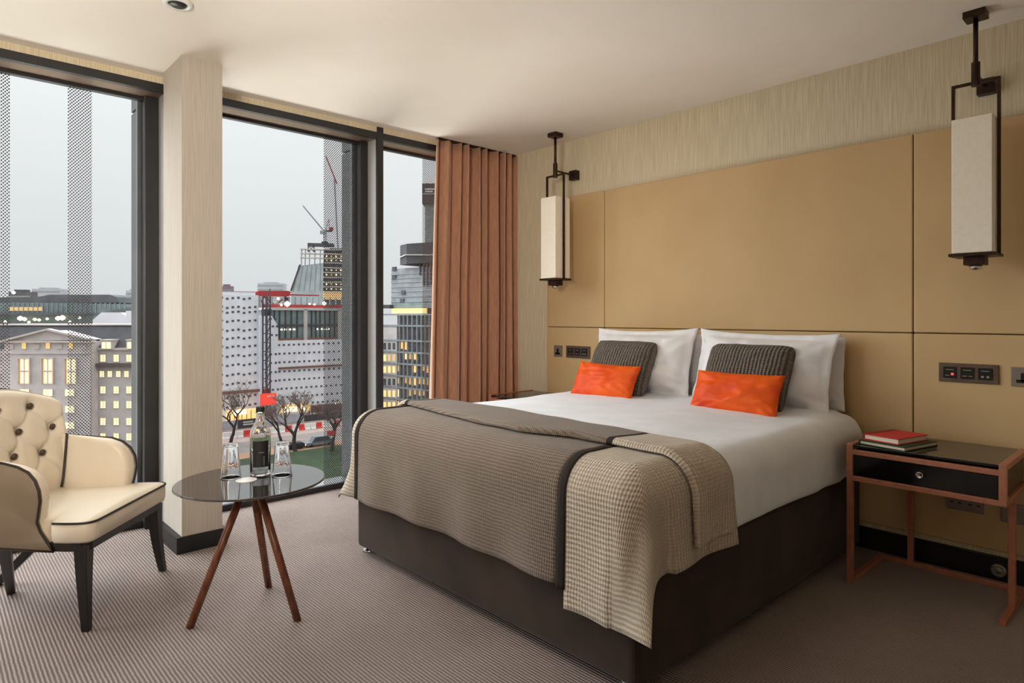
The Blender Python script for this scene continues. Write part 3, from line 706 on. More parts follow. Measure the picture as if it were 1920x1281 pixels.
# ------------------------------------------------------------------ armchair
def armchair():
    Fx, Fy = 0.647, 0.762
    ang = math.atan2(Fy, Fx)-PI/2
    t = thing('armchair', 'cream leather tub armchair with black piping and buttoned back by the window', 'armchair', (0.805, -2.918, 0), ang)
    B = lambda mb, nm, mt, **k: build(mb, nm, mt, t, local=True, **k)
    half = lambda y: 0.298+0.16*min(0, y+0.10)     # half width narrows towards the back
    def outline(inset=0.0, y0=0.012, yb=-0.52, n=8):
        p = []
        for (x, y) in ((half(y0)-.03, y0), (half(y0)-.008, y0-.008), (half(y0), y0-.03)): p.append((x-inset, y-inset))
        for k in range(1, n): y = y0-.03+(yb-y0+.03)*k/n; p.append((half(y)-inset, y))
        p.append((half(yb)-.02-inset, yb+inset))
        p = [(x, max(min(y, y0-inset), yb+inset)) for (x, y) in p]
        return p+[(-x, y) for (x, y) in reversed(p)]
    def slab(rings):
        mb = MB(); K = None; vs = []
        for (ins, z, dz) in rings:
            o = outline(ins); K = len(o)
            for (x, y) in o: vs.append((x, y, z+dz*(y+.25)))
        fs = []
        for i in range(len(rings)-1):
            for k in range(K): fs.append((i*K+k, i*K+(k+1) % K, (i+1)*K+(k+1) % K, (i+1)*K+k))
        fs += [tuple(range(K-1, -1, -1)), tuple((len(rings)-1)*K+k for k in range(K))]
        return mb.add(vs, fs)
    B(slab([(0.02, 0.297, 0), (0.012, 0.299, 0), (0.012, 0.330, 0), (0.02, 0.332, 0)]), 'apron', M['black_wood'])
    def seat_w(y):
        r_ = 0.05; w = half(min(y, 0.012))
        d_ = y-(0.020-r_)
        if d_ > 0: w -= r_-math.sqrt(max(0, r_*r_-d_*d_))
        k_ = max(0, min(1, (-0.125-y)/0.03)); return w-0.035*k_*k_*(3-2*k_)
    ys = [-0.50, -0.44, -0.36, -0.28, -0.20, -0.165, -0.155, -0.145, -0.135, -0.125, -0.08, -0.05, -0.03, -0.01, 0.0, 0.008, 0.014, 0.018, 0.020]
    sec = []
    for y in ys:
        w = seat_w(y); fr = max(0, (y+0.005)/0.025)        # front edge rolls over
        zt, zb = 0.411-0.006*fr*fr, 0.330+0.010*fr*fr
        sec.append([(-w+.012, y, zb), (-w+.002, y, zb+.010), (-w-.003, y, .372), (-w, y, zt-.006), (-w+.006, y, zt), (-w*.75, y, zt+.010*(1-fr)), (-w*.4, y, zt+.015*(1-fr)), (0, y, zt+.016*(1-fr)),
                    (w*.4, y, zt+.015*(1-fr)), (w*.75, y, zt+.010*(1-fr)), (w-.006, y, zt), (w, y, zt-.006), (w+.003, y, .372), (w-.002, y, zb+.010), (w-.012, y, zb)])
    mb = MB(); K = len(sec[0])
    fs = [(i*K+k, i*K+(k+1) % K, (i+1)*K+(k+1) % K, (i+1)*K+k) for i in range(len(sec)-1) for k in range(K)]
    mb.add([p for q in sec for p in q], fs+[tuple(range(K-1, -1, -1)), tuple((len(sec)-1)*K+k for k in range(K))])
    B(mb, 'seat', M['cream'], smooth=True)
    pp = [(seat_w(y)+.001, y, .4085) for y in ys[9:]]
    B(MB().tube(pp+[(-x, y, z) for (x, y, z) in reversed(pp)], 0.0046, 8), 'seat_piping', M['piping'], smooth=True)
    # legs
    for s in (-1, 1):
        mb = MB(); rings = []
        for k in range(7):
            f = k/6; z = 0.32*(1-f); w = 0.050*(1-f)+0.027*f
            bow = 0.014*math.sin(PI*f)
            cx, cy = s*(0.262+0.024*f-bow*.4), -0.030+0.026*f-bow*.4
            rings.append([(cx-w/2, cy-w/2, z), (cx+w/2, cy-w/2, z), (cx+w/2, cy+w/2, z), (cx-w/2, cy+w/2, z)])
        vs = [q for g in rings for q in g]; fs = [(3, 2, 1, 0)][:0]
        for i in range(6):
            for k in range(4): fs.append((i*4+(k+1) % 4, i*4+k, (i+1)*4+k, (i+1)*4+(k+1) % 4))
        fs += [(0, 1, 2, 3), (27, 26, 25, 24)]
        mb.add(vs, fs); B(mb, 'leg', M['black_wood'], bevel=0.003)
    B(MB().bar((0.20, -0.37, 0.31), (-0.072, -0.536, 0.0), 0.042, w2=0.030), 'leg', M['black_wood'], bevel=0.003)
    B(MB().bar((-0.19, -0.37, 0.31), (-0.150, -0.66, 0.0), 0.042, w2=0.030), 'leg', M['black_wood'], bevel=0.003)
    # arms: side profile in (y, z)
    prof = [(-.128, .300), (-.150, .335), (-.176, .375), (-.188, .41), (-.180, .45), (-.174, .49), (-.180, .53), (-.198, .568), (-.228, .598), (-.27, .616), (-.33, .628), (-.42, .640), (-.50, .650), (-.56, .655), (-.575, .60), (-.575, .45), (-.56, .300)]
    def arm(s, P, thick=0.075):
        mb = MB(); layers = [(0, .010), (.007, .003), (.018, 0), (thick*.5, -.004), (thick-.018, 0), (thick-.006, .005), (thick, .018)]
        cy, cz = -0.36, 0.47; K = len(P); vs = []
        for (d, ins) in layers:
            for (y, z) in P:
                th_ = max(0, min(1, (-.16-y)/.24))*max(0, min(1, (z-.40)/.2)); dk = 1-0.86*th_
                dy, dz = y-cy, z-cz; L = math.hypot(dy, dz); f = (L-ins)/L
                y2, z2 = cy+dy*f, cz+dz*f
                xo = half(y)-0.006 + 0.0
                bow = 0.012*math.sin(max(0, min(1, (z-.3)/.36))*PI)
                vs.append((s*(xo+bow-d*dk), y2, z2))
        fs = []
        for i in range(len(layers)-1):
            for k in range(K):
                q = (i*K+k, i*K+(k+1) % K, (i+1)*K+(k+1) % K, (i+1)*K+k); fs.append(q if s < 0 else tuple(reversed(q)))
        a = tuple(range(K)); b = tuple((len(layers)-1)*K+k for k in range(K))
        fs += [tuple(reversed(a)) if s < 0 else a, b if s < 0 else tuple(reversed(b))]
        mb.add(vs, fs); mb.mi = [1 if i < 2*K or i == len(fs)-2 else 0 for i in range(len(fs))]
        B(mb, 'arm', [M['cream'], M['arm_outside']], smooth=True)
        pts = [(s*(half(y)-0.002+0.012*math.sin(max(0, min(1, (z-.3)/.36))*PI)-.006), y+.001, z) for (y, z) in P[:-3]]
        lo = [(s*(half(-.30)-.004), -.30, .300), (s*(half(-.55)-.004), -.55, .300)]
        B(MB().tube(list(reversed(lo))+pts, 0.0046, 8), 'arm_piping', M['piping'], smooth=True)
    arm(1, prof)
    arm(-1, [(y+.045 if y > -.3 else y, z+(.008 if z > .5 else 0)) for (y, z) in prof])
    # back
    def topz(x): return 0.885-0.075*(abs(x-0.03)/0.30)**1.6
    hw = 0.272
    btn = [(-.118, .795), (.066, .803), (.245, .79), (-.205, .690), (-.030, .698), (.140, .703), (-.135, .588), (.022, .604), (.19, .60)]
    links = [(0, 3), (0, 4), (1, 4), (1, 5), (2, 5), (3, 6), (4, 6), (4, 7), (5, 7), (5, 8)]
    ext = [((-.135, .588), (-.21, .50)), ((-.135, .588), (-.05, .49)), ((.022, .604), (-.05, .49)), ((.022, .604), (.11, .5)), ((-.205, .69), (-.26, .74))]
    segs = [(btn[a], btn[b]) for a, b in links]+ext
    def dseg(p, a, b):
        ax, az = a; bx, bz = b; L2 = (bx-ax)**2+(bz-az)**2; k = max(0, min(1, ((p[0]-ax)*(bx-ax)+(p[1]-az)*(bz-az))/L2))
        return math.hypot(p[0]-ax-k*(bx-ax), p[1]-az-k*(bz-az))
    def yfront(x, z): return -0.405-0.19*(z-.40)+0.05*(abs(x)/hw)**3
    def outl(a, b):
        x = hw*(2*a-1); zt = topz(x); cr = 0.045
        ex = max(0, abs(x)-(hw-cr)); zt -= cr-math.sqrt(max(0, cr*cr-ex*ex))
        return x, 0.32+(zt-0.32)*b
    def front(a, b):
        x, z = outl(a, b); y = yfront(x, z)
        edge = min((hw-abs(x)), (outl(a, 1)[1]-z)); y -= 0.028*max(0, 1-edge/0.035)**2
        for q in btn: y -= 0.022*math.exp(-(math.hypot(x-q[0], z-q[1])/.034)**2)
        dm = min(dseg((x, z), *sg) for sg in segs); y -= 0.008*math.exp(-(dm/.010)**2)
        return Vector((x, y, z))
    def rear(a, b):
        x, z = outl(a, b); return Vector((x, yfront(x, z)-0.085, z))
    n1, n2 = 60, 64
    mb = MB().grid(n1, n2, front); k = len(mb.v); m2 = MB().grid(n1, n2, rear)
    mb.f = [tuple(reversed(f)) for f in mb.f]; mb.add(m2.v, m2.f)
    ring = [j*n1 for j in range(n2)]+[(n2-1)*n1+i for i in range(1, n1)]+[j*n1+n1-1 for j in range(n2-2, -1, -1)]
    for a, b in zip(ring, ring[1:]): mb.f.append((a, b, b+k, a+k)); mb.mi.append(0)
    B(mb, 'back', M['cream'], smooth=True)
    edge = [rear(0, j/20) for j in range(6, 20)]+[rear(i/40, 1) for i in range(0, 41)]+[rear(1, j/20) for j in range(19, 5, -1)]
    B(MB().tube([p+Vector((0, .005, .003)) for p in edge], 0.0046, 8), 'back_piping', M['piping'], smooth=True)
    # seam between back and far arm
    pts = []
    for k in range(11):
        z = 0.425+(0.655-.425)*k/10; x = -0.170-.058*(k/10)**0.8
        pts.append((x, max(yfront(x, z)+.008+.014*k/10, -.412), z))
    B(MB().tube(pts, 0.0052, 8), 'seam_piping', M['piping'], smooth=True)
    for (bx, bz) in btn:
        if abs(bx) > hw-.03: continue
        o = B(MB().lathe([(0.0, .010), (.007, .0095), (.0125, .007), (.0145, .001), (.013, -.004)], (0, 0, 0), 16), 'button', M['button'], smooth=True)
        o.location = (bx, yfront(bx, bz)-.014, bz); o.rotation_euler = (-PI/2-.18, 0, 0)
armchair()

# ------------------------------------------------------------------ round table and what stands on it
TC = Vector((1.269, -2.584, 0)); TT = 0.5265
tb = thing('round_side_table', 'round smoked-glass table on three slanted walnut legs', 'table', TC)
build(MB().lathe([(0.0, TT-.010), (0.281, TT-.010), (0.285, TT-.008), (0.285, TT-.002), (0.2835, TT), (0.0, TT)], TC, 96), 'table_top', M['table_glass'], tb, bevel=0)
tops = [(-.022, 0.0), (0.0, 0.012), (.022, 0.0)]
for (fx, fy), (la, dp) in zip(((1.262, -2.815), (1.098, -2.445), (1.484, -2.487)), tops):
    tp = TC+RX*la+AX*dp
    build(MB().tube([(fx, fy, 0.0), (tp.x, tp.y, TT-.012)], [0.0145, 0.0155], 20), 'leg', M['walnut'], tb, smooth=True)
build(MB().lathe([(0.0, TT-.022), (0.055, TT-.022), (0.055, TT-.0101), (0.0, TT-.0101)], TC, 32), 'hub', M['frame'], tb)
def tumbler(x, y, label):
    # upside-down fluted tumbler: rim on the table, thick base upwards
    h = 0.140; prof = [(.0405, 0), (.0405, .004), (.0385, .016), (.0285, .128), (.0275, .1385), (.024, h), (.0, h), ]
    inner = [(.0, .126), (.022, .126), (.0255, .122), (.0355, .018), (.0372, .004), (.0378, 0), (.0405, 0)]
    w = lambda k, z: 1+(0.035*math.cos(k*PI/3) if 0.01 < z < .13 else 0)
    o = build(MB().lathe(prof+inner, (0, 0, 0), 48, wob=lambda k, z: w(k, z)), 'tumbler', M['tumbler'], smooth=True)
    o.location = (x, y, TT); tag(o, label, 'glass', 'upturned tumblers')
tumbler(1.179, -2.634, 'clear upturned glass tumbler left of the water bottle')
tumbler(1.287, -2.465, 'clear upturned glass tumbler right of the water bottle')
bt = thing('water_bottle', 'clear glass water bottle with black label on the round table', 'bottle', (1.207, -2.524, TT))
bp = [(0, .004), (.036, 0), (.0405, .004), (.041, .012), (.041, .165), (.040, .180), (.035, .196), (.024, .214), (.0185, .228), (.0165, .245), (.0150, .262), (.0150, .272)]
bi = [(.0122, .272), (.0125, .25), (.0145, .235), (.021, .214), (.032, .194), (.0375, .178), (.0382, .165), (.0382, .014), (.033, .009), (0, .012)]
build(MB().lathe(bp+bi, (0, 0, 0), 40), 'glass', M['bottle'], bt, smooth=True, local=True)
build(MB().lathe([(.0165, .262), (.0175, .264), (.0175, .280), (.016, .283), (0, .283)], (0, 0, 0), 24), 'cap', M['label_black'], bt, smooth=False, local=True)
lab = MB(); a0 = math.atan2(CAM.y+2.524, CAM.x-1.207)+0.05; n = 14
lab.grid(n, 2, lambda a, b: Vector((.0414*math.cos(a0+(a-.5)*1.62), .0414*math.sin(a0+(a-.5)*1.62), .038+.108*b)))
lb = build(lab, 'label', M['label_black'], bt, local=True)
mk = MB()
for z in (.098, ): mk.grid(4, 2, lambda a, b: Vector((.0417*math.cos(a0+(a-.5)*.5+.05), .0417*math.sin(a0+(a-.5)*.5+.05), z+.0022*b)))
for q in range(6): mk.grid(2, 2, lambda a, b, q=q: Vector((.0417*math.cos(a0+.30+(a-.5)*.07), .0417*math.sin(a0+.30+(a-.5)*.07), .046+q*.0065+.0045*b)))
build(mk, 'label_lettering', M['label_print'], lb, local=True)
co = build(MB().lathe([(0, 0), (.040, 0), (.040, .002), (0, .002)], (0, 0, 0), 40), 'coaster', M['white_plastic']); co.location = (1.262, -2.602, TT)
tag(co, 'round white coaster on the dark table beside the bottle', 'coaster')

# ceiling fittings: recessed downlights
for i, (dx, dy, e) in enumerate([(0.965, -2.775, 1)]):
    t = thing('ceiling_downlight', 'small round downlight in the ceiling at the top edge of the picture', 'downlight', (dx, dy, H))
    build(MB().lathe([(.060, 0), (.058, -.006), (.040, -.008), (.036, -.001), (0.036, 0)], (dx, dy, H), 32), 'ring', M['white_plastic'], t, smooth=True)
    build(MB().lathe([(0, -.012), (.026, -.012), (.036, -.003), (.036, 0), (0, 0)], (dx, dy, H), 24), 'lens', M['frame'], t, smooth=True)
# ------------------------------------------------------------------ the city outside
GZ = CAM.z-30.0
X_ = {}
X_['stone'] = noisy('pale_limestone', srgb(196, 188, 188), srgb(208, 200, 200), 0.6, 0.9)
X_['slate'] = noisy('dark_slate_roof', srgb(58, 57, 61), srgb(70, 68, 72), 0.8, 0.7)
X_['cornice'] = noisy('light_stone_cornice', srgb(196, 186, 182), srgb(206, 196, 192), 0.6, 0.9)
X_['dark_band'] = noisy('dark_stone_band', srgb(90, 82, 80), srgb(100, 92, 90), 0.8, 0.8)  # band colour, darker than the wall stone
X_['lit'] = emit('lit_window', srgb(255, 226, 176), 1.15)
X_['lit_warm'] = emit('warm_lit_window', srgb(255, 202, 128), 0.9)
X_['lit_orange'] = emit('orange_lit_reveal', srgb(255, 186, 110), 0.85)
X_['lit_dim'] = emit('dim_lit_window', srgb(214, 176, 120), 0.55)
X_['lamp'] = emit('bright_site_lamp', srgb(255, 240, 205), 2.2)
X_['sash'] = noisy('white_sash', srgb(206, 198, 188), srgb(212, 204, 194), 3, 0.7)
X_['glass'] = noisy('grey_green_glass', srgb(104, 122, 122), srgb(128, 144, 144), 0.4, 0.3)
X_['pale_glass'] = noisy('pale_blue_glass', srgb(150, 166, 172), srgb(172, 186, 190), 0.15, 0.3)
X_['dark_glass'] = noisy('dark_grey_glass', srgb(70, 78, 84), srgb(104, 112, 116), 0.4, 0.3)
X_['greyroof'] = noisy('grey_roof', srgb(84, 86, 90), srgb(98, 100, 102), 0.3, 0.7)
X_['conc'] = noisy('grey_concrete', srgb(124, 128, 132), srgb(148, 151, 155), 0.25, 0.9)
X_['pale_conc'] = noisy('pale_concrete', srgb(182, 178, 174), srgb(194, 190, 186), 0.4, 0.9)
X_['wrap'] = noisy('white_scaffold_sheet', srgb(218, 220, 227), srgb(232, 234, 240), 0.35, 0.8, bump=0.2, bdist=0.3)
X_['hole'] = noisy('dark_window_opening', srgb(66, 68, 76), srgb(88, 90, 98), 0.7, 0.8)
X_['mast'] = noisy('dark_steel', srgb(64, 62, 68), srgb(78, 76, 80), 0.8, 0.7)
X_['red_steel'] = noisy('red_painted_steel', srgb(150, 44, 46), srgb(170, 54, 54), 0.8, 0.6)
X_['rust'] = noisy('brown_steel', srgb(118, 84, 72), srgb(130, 94, 82), 0.8, 0.7)
X_['steel'] = noisy('galvanised_steel', srgb(128, 134, 138), srgb(142, 148, 152), 0.8, 0.6)
X_['black_wrap'] = noisy('black_screen', srgb(58, 58, 62), srgb(70, 70, 74), 0.25, 0.8)
X_['far'] = noisy('haze_tinted_tower', srgb(166, 174, 180), srgb(178, 186, 190), 0.08, 0.8)  # distance haze is put into this pale grey colour
X_['white_sheet'] = noisy('white_sheeting', srgb(214, 215, 220), srgb(224, 225, 230), 0.3, 0.8)
X_['mauve'] = noisy('mauve_cladding', srgb(122, 106, 118), srgb(132, 116, 126), 0.3, 0.8)
X_['bark'] = noisy('dark_bark', srgb(50, 44, 42), srgb(64, 56, 52), 2, 0.9)
X_['twig'] = noisy('brown_twigs', srgb(104, 88, 84), srgb(116, 98, 92), 2, 0.9)
X_['grass'] = noisy('park_grass', srgb(38, 52, 30), srgb(48, 62, 38), 0.3, 0.95)
X_['asphalt'] = noisy('asphalt', srgb(122, 112, 108), srgb(134, 124, 118), 0.3, 0.9)
X_['paving'] = noisy('pinkish_paving', srgb(150, 130, 122), srgb(162, 142, 132), 0.3, 0.9)
X_['sand'] = noisy('tan_verge', srgb(150, 112, 90), srgb(162, 124, 100), 0.3, 0.9)
X_['red'] = noisy('red_plastic', srgb(196, 50, 44), srgb(208, 58, 50), 1, 0.6)
X_['white'] = noisy('white_plastic_barrier', srgb(218, 214, 210), srgb(226, 222, 218), 1, 0.6)
X_['hoard'] = noisy('black_hoarding', srgb(58, 54, 58), srgb(68, 64, 68), 0.5, 0.7)
X_['hoard_grey'] = noisy('grey_hoarding', srgb(150, 152, 160), srgb(170, 172, 178), 0.7, 0.7)
X_['billboard'] = emit('backlit_red_poster', srgb(226, 66, 50), 0.55)
X_['print'] = noisy('white_print', srgb(206, 204, 204), srgb(212, 210, 210), 2, 0.6)
X_['car_grey'] = noisy('silver_grey_paint', srgb(120, 124, 130), srgb(132, 136, 142), 1, 0.35, 0.3)
X_['car_dark'] = noisy('dark_blue_paint', srgb(46, 48, 58), srgb(54, 56, 66), 1, 0.35, 0.3)
X_['tyre'] = noisy('black_tyre', srgb(30, 30, 32), srgb(36, 36, 38), 2, 0.9)

class Place:
    """a building line: starts where the sight line px0 meets it dep0 metres out, turned rho degrees away from facing us"""
    def __init__(s, px0, dep0, rho=0.0):
        s.px0, s.d0, s.r = px0, dep0, math.radians(rho); s.l0 = (px0-960)/FPX*dep0
    def loc(s): p = Vector((CAM.x, CAM.y, 0))+AX*s.d0+RX*s.l0; p.z = GZ; return p
    def rot(s): return YAW+s.r
    def x(s, px): k = (px-960)/FPX; return (k*s.d0-s.l0)/(math.cos(s.r)-k*math.sin(s.r))
    def dep(s, px): return s.d0+s.x(px)*math.sin(s.r)
    def z(s, px, py): return (HORIZON-py)/FPX*s.dep(px)+30.0
    def h(s, py): return s.z(s.px0, py)
    def root(s, name, label, cat, group=None): return thing(name, label, cat, s.loc(), s.rot(), group)
def part(mb, nm, mt, parent, **k): return build(mb, nm, mt, parent, local=True, **k)
def spread(proto, parent, places):
    """copies of proto (with its children) at local places"""
    first = True
    for p in places:
        o = proto if first else dup(proto, parent)
        o.location = p; first = False
def window_unit(parent, w, h, lit, bars=(1, 2), depth=0.25, frame='sash'):
    f = MB(); t = min(w, h)*0.07
    f.box(-w/2, w/2, -.08, depth, 0, t).box(-w/2, w/2, -.08, depth, h-t, h).box(-w/2, -w/2+t, -.08, depth, t, h-t).box(w/2-t, w/2, -.08, depth, t, h-t)
    for i in range(1, bars[0]+1): x = -w/2+w*i/(bars[0]+1); f.box(x-t/3, x+t/3, -.02, .1, t, h-t)
    for i in range(1, bars[1]+1): z = h*i/(bars[1]+1); f.box(-w/2+t, w/2-t, -.02, .1, z-t/3, z+t/3)
    o = part(f, 'window', X_[frame], parent)
    part(MB().box(-w/2+t*.5, w/2-t*.5, .04, .06, t*.5, h-t*.5), 'pane', X_[lit], o)
    return o

# --- ground
gp = Place(500, 165, 42)
gnd = struct('ground'); gnd.location = gp.loc(); gnd.rotation_euler = (0, 0, gp.rot())
part(MB().box(-900, 900, -400, 900, -.6, -.02), 'earth', X_['paving'], gnd)
part(MB().box(-300, 300, -22, -8, -.02, .02), 'road', X_['asphalt'], gnd)
part(MB().box(-300, 300, -27, -22, -.02, .06), 'pavement', X_['sand'], gnd)
part(MB().box(-300, 300, -150, -27.5, -.02, .05), 'lawn', X_['grass'], gnd)

# --- stone building with the pediment (left window)
b = Place(101, 130, 0)
rt = b.root('stone_building', 'pale stone classical building with a pediment and lit windows seen in the left window', 'building')
zt = b.h
part(MB().box(b.x(-60), b.x(300), 1.5, 16, 0, zt(655)), 'wall', X_['stone'], rt)
part(MB().box(b.x(17), b.x(177), -1.2, 3, 0, zt(640)), 'central_bay', X_['stone'], rt)
ped = [(b.x(12), -1.9, zt(640)), (b.x(182), -1.9, zt(637)), (b.x(182), -1.9, zt(635)), (b.x(101), -1.9, zt(616)), (b.x(12), -1.9, zt(638.5))]
part(MB().prism([(b.x(20), -1.3, zt(639)), (b.x(174), -1.3, zt(637)), (b.x(101), -1.3, zt(620))], (0, 8, 0)), 'pediment', X_['stone'], rt)
k = MB()
for a, c in (((14, 640), (101, 617.5)), ((101, 617.5), (181, 636))): k.bar((b.x(a[0]), -1.5, zt(a[1])), (b.x(c[0]), -1.5, zt(c[1])), 1.3, 0.35)
part(k, 'raking_cornice', X_['cornice'], rt)
part(MB().box(b.x(13), b.x(181), -1.9, 0, zt(642), zt(638.5)), 'cornice', X_['cornice'], rt)
part(MB().box(b.x(17), b.x(177), -1.5, 0, zt(663), zt(661)), 'string_course', X_['cornice'], rt)
part(MB().prism([(b.x(-60), 1.2, zt(655)), (b.x(-60), 5.5, zt(611)), (b.x(-60), 16, zt(611)), (b.x(-60), 16, zt(655))], (b.x(300)-b.x(-60), 0, 0)), 'mansard_roof', X_['slate'], rt)
part(MB().box(b.x(-60), b.x(300), 5.2, 16, zt(611), zt(608.5)), 'roof_parapet', X_['cornice'], rt)
part(MB().box(b.x(178), b.x(300), 0.9, 2.5, zt(657), zt(653)), 'eaves', X_['cornice'], rt)
part(MB().box(b.x(178), b.x(300), 0.2, 2.5, zt(689), zt(682)), 'canopy_band', X_['dark_band'], rt)
# wing windows
M_ = 130/FPX
proto = window_unit(rt, 11.5*M_, 14.5*M_, 'lit')
spread(proto, rt, [Vector((b.x(px), 1.4, zt(py))) for py in (680, 740, 768, 800, 829) for px in (185, 210, 234, 259, 284)])
proto = window_unit(rt, 10*M_, 12.5*M_, 'lit')
spread(proto, rt, [Vector((b.x(px), 1.4, zt(709))) for px in (183, 198, 214, 229.5, 245, 261, 277)])
for px in (196, 244, 292):
    d_ = part(MB().box(b.x(px-10.5), b.x(px+10.5), 0.6, 5, zt(655), zt(639)).box(b.x(px-11.5), b.x(px+11.5), 0.4, 5, zt(639), zt(637)), 'dormer', X_['cornice'], rt)
    w_ = part(MB().box(b.x(px-8), b.x(px+8), 0.5, .62, zt(654), zt(642)), 'pane', X_['lit'], d_)
    part(MB().box(b.x(px-.6), b.x(px+.6), 0.44, .52, zt(654), zt(642)), 'glazing_bar', X_['sash'], d_)
# central bay windows
proto = window_unit(rt, 9*M_, 12*M_, 'lit_warm', (2, 0)); spread(proto, rt, [Vector((b.x(px), -1.3, zt(654))) for px in (54, 98.5, 141)])
for px in (55, 98.5, 141.5):
    w = 23*M_; f = MB().box(b.x(px)-w/2, b.x(px)-w/2+.12, -1.6, -1.1, zt(719), zt(672)).box(b.x(px)+w/2-.12, b.x(px)+w/2, -1.6, -1.1, zt(719), zt(672)).box(b.x(px)-w/2, b.x(px)+w/2, -1.6, -1.1, zt(672), zt(670)).box(b.x(px)-7*M_, b.x(px)+7*M_, -1.45, -1.1, zt(697), zt(694)).box(b.x(px)-.1, b.x(px)+.1, -1.4, -1.1, zt(719), zt(672))
    o = part(f, 'tall_window', X_['stone'], rt)
    part(MB().box(b.x(px)-w/2+.3, b.x(px)-7*M_, -1.30, -1.25, zt(718), zt(672)).box(b.x(px)+7*M_, b.x(px)+w/2-.3, -1.30, -1.25, zt(718), zt(672)), 'reveal_glow', X_['lit_orange'], o)  # window reveals made to glow, for the lamplight falling on them
    part(MB().box(b.x(px)-7*M_, b.x(px)+7*M_, -1.30, -1.25, zt(718), zt(673)), 'pane', X_['lit'], o)
proto = window_unit(rt, 19*M_, 14*M_, 'lit', (1, 0)); spread(proto, rt, [Vector((b.x(px), -1.3, zt(py))) for py in (742, 773, 803) for px in (55, 98.5, 139)])
proto = window_unit(rt, 12*M_, 17*M_, 'lit'); spread(proto, rt, [Vector((b.x(px), 1.4, zt(py))) for py in (682, 718, 750) for px in (6, -16)])
for (px, py) in ((30, 654), (78, 654), (120, 654), (165, 655)):   # carved panels between the attic windows
    part(MB().box(b.x(px-5), b.x(px+5), -1.4, -1.1, zt(py), zt(py-9)), 'carved_panel', X_['cornice'], rt)

# --- glass office and terrace behind it
b = Place(120, 185, 0); zt = b.h
rt = b.root('glass_office', 'low grey-green glass office with dark roof behind the stone building', 'building')
part(MB().prism([(b.x(17), 0, 0), (b.x(176), 0, 0), (b.x(176), 0, zt(590)), (b.x(236), 0, zt(576)), (b.x(236), 0, zt(570)), (b.x(17), 0, zt(567))], (0, 30, 0)), 'glass_body', X_['glass'], rt)
part(MB().prism([(b.x(-40), .5, zt(568)), (b.x(222), .5, zt(568)), (b.x(216), .5, zt(557)), (b.x(203), .5, zt(552.5)), (b.x(90), .5, zt(552.5)), (b.x(70), .5, zt(557)), (b.x(-40), .5, zt(558))], (0, 30, 0)), 'roof', X_['greyroof'], rt)
part(MB().box(b.x(-40), b.x(17), 0, 30, 0, zt(568)), 'wing', X_['glass'], rt)
for px in range(18, 236, 9): part(MB().box(b.x(px)-.12, b.x(px)+.12, -.25, .1, zt(587 if px < 185 else 580), zt(568)), 'mullion', X_['steel'], rt)
part(MB().box(b.x(19), b.x(80), -.2, .3, zt(583), zt(576)), 'lit_floor', X_['lit_dim'], rt)
part(MB().box(b.x(-40), b.x(176), -3, 0, zt(590.5), zt(587)), 'terrace_canopy', X_['greyroof'], rt)
part(MB().box(b.x(-40), b.x(176), -3, -2, zt(612), zt(606)), 'terrace_rail', X_['mast'], rt)
for (px, py, r) in ((48, 597, .75), (56, 598.5, .6), (118, 597, .7), (126, 596, .8), (75, 599, .5), (83, 600, .45), (98, 598, .4), (158, 596, .4), (20, 603, .4), (64, 604, .4), (140, 603, .35), (27, 549, .5)):
    part(MB().lathe([(0, -r), (r*.8, -r*.5), (r, 0), (r*.8, r*.5), (0, r)], (b.x(px), -2.0 if py > 560 else -.3, zt(py)), 10), 'terrace_lamp', X_['lamp'], rt, smooth=True)
b = Place(215, 158, 0); zt = b.h
rt = b.root('sheeted_roof', 'white sheeted temporary roof between the glass office and the stone building', 'roof')
part(MB().prism([(b.x(174), 0, zt(612)), (b.x(174), 0, zt(600)), (b.x(190), 0, zt(586)), (b.x(226), 0, zt(586)), (b.x(236), 0, zt(592)), (b.x(236), 0, zt(583)), (b.x(300), 0, zt(583)), (b.x(300), 0, zt(612))], (0, 14, 0)), 'sheeting', X_['white_sheet'], rt)
part(MB().box(b.x(174), b.x(300), 1, 12, 0, zt(611)), 'support_wall', X_['pale_conc'], rt)
def far_block(name, label, px, py, w, dep, m, floors=0, grp='hazy blocks on the skyline'):
    b = Place(px, dep, 8); rt = b.root(name, label, 'building', grp); W = w/FPX*dep; Hh = b.h(py)
    part(MB().box(-W/2, W/2, 0, W*.7, 0, Hh-1.2).box(-W*.3, W*.25, W*.1, W*.5, Hh-1.2, Hh), 'block', X_[m], rt)
    for i in range(floors): part(MB().box(-W/2-.05, W/2+.05, -.15, .1, Hh-4-i*4.0, Hh-3.2-i*4.0), 'floor_band', X_['steel'], rt)
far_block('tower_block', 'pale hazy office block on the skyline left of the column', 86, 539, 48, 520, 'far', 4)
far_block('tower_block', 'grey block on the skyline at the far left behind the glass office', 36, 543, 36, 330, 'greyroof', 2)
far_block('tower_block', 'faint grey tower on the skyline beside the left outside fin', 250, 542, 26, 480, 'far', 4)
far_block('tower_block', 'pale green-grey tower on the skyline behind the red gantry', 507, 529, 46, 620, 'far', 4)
far_block('tower_block', 'mauve block on the skyline right beside the column', 424, 533, 20, 400, 'mauve', 2)

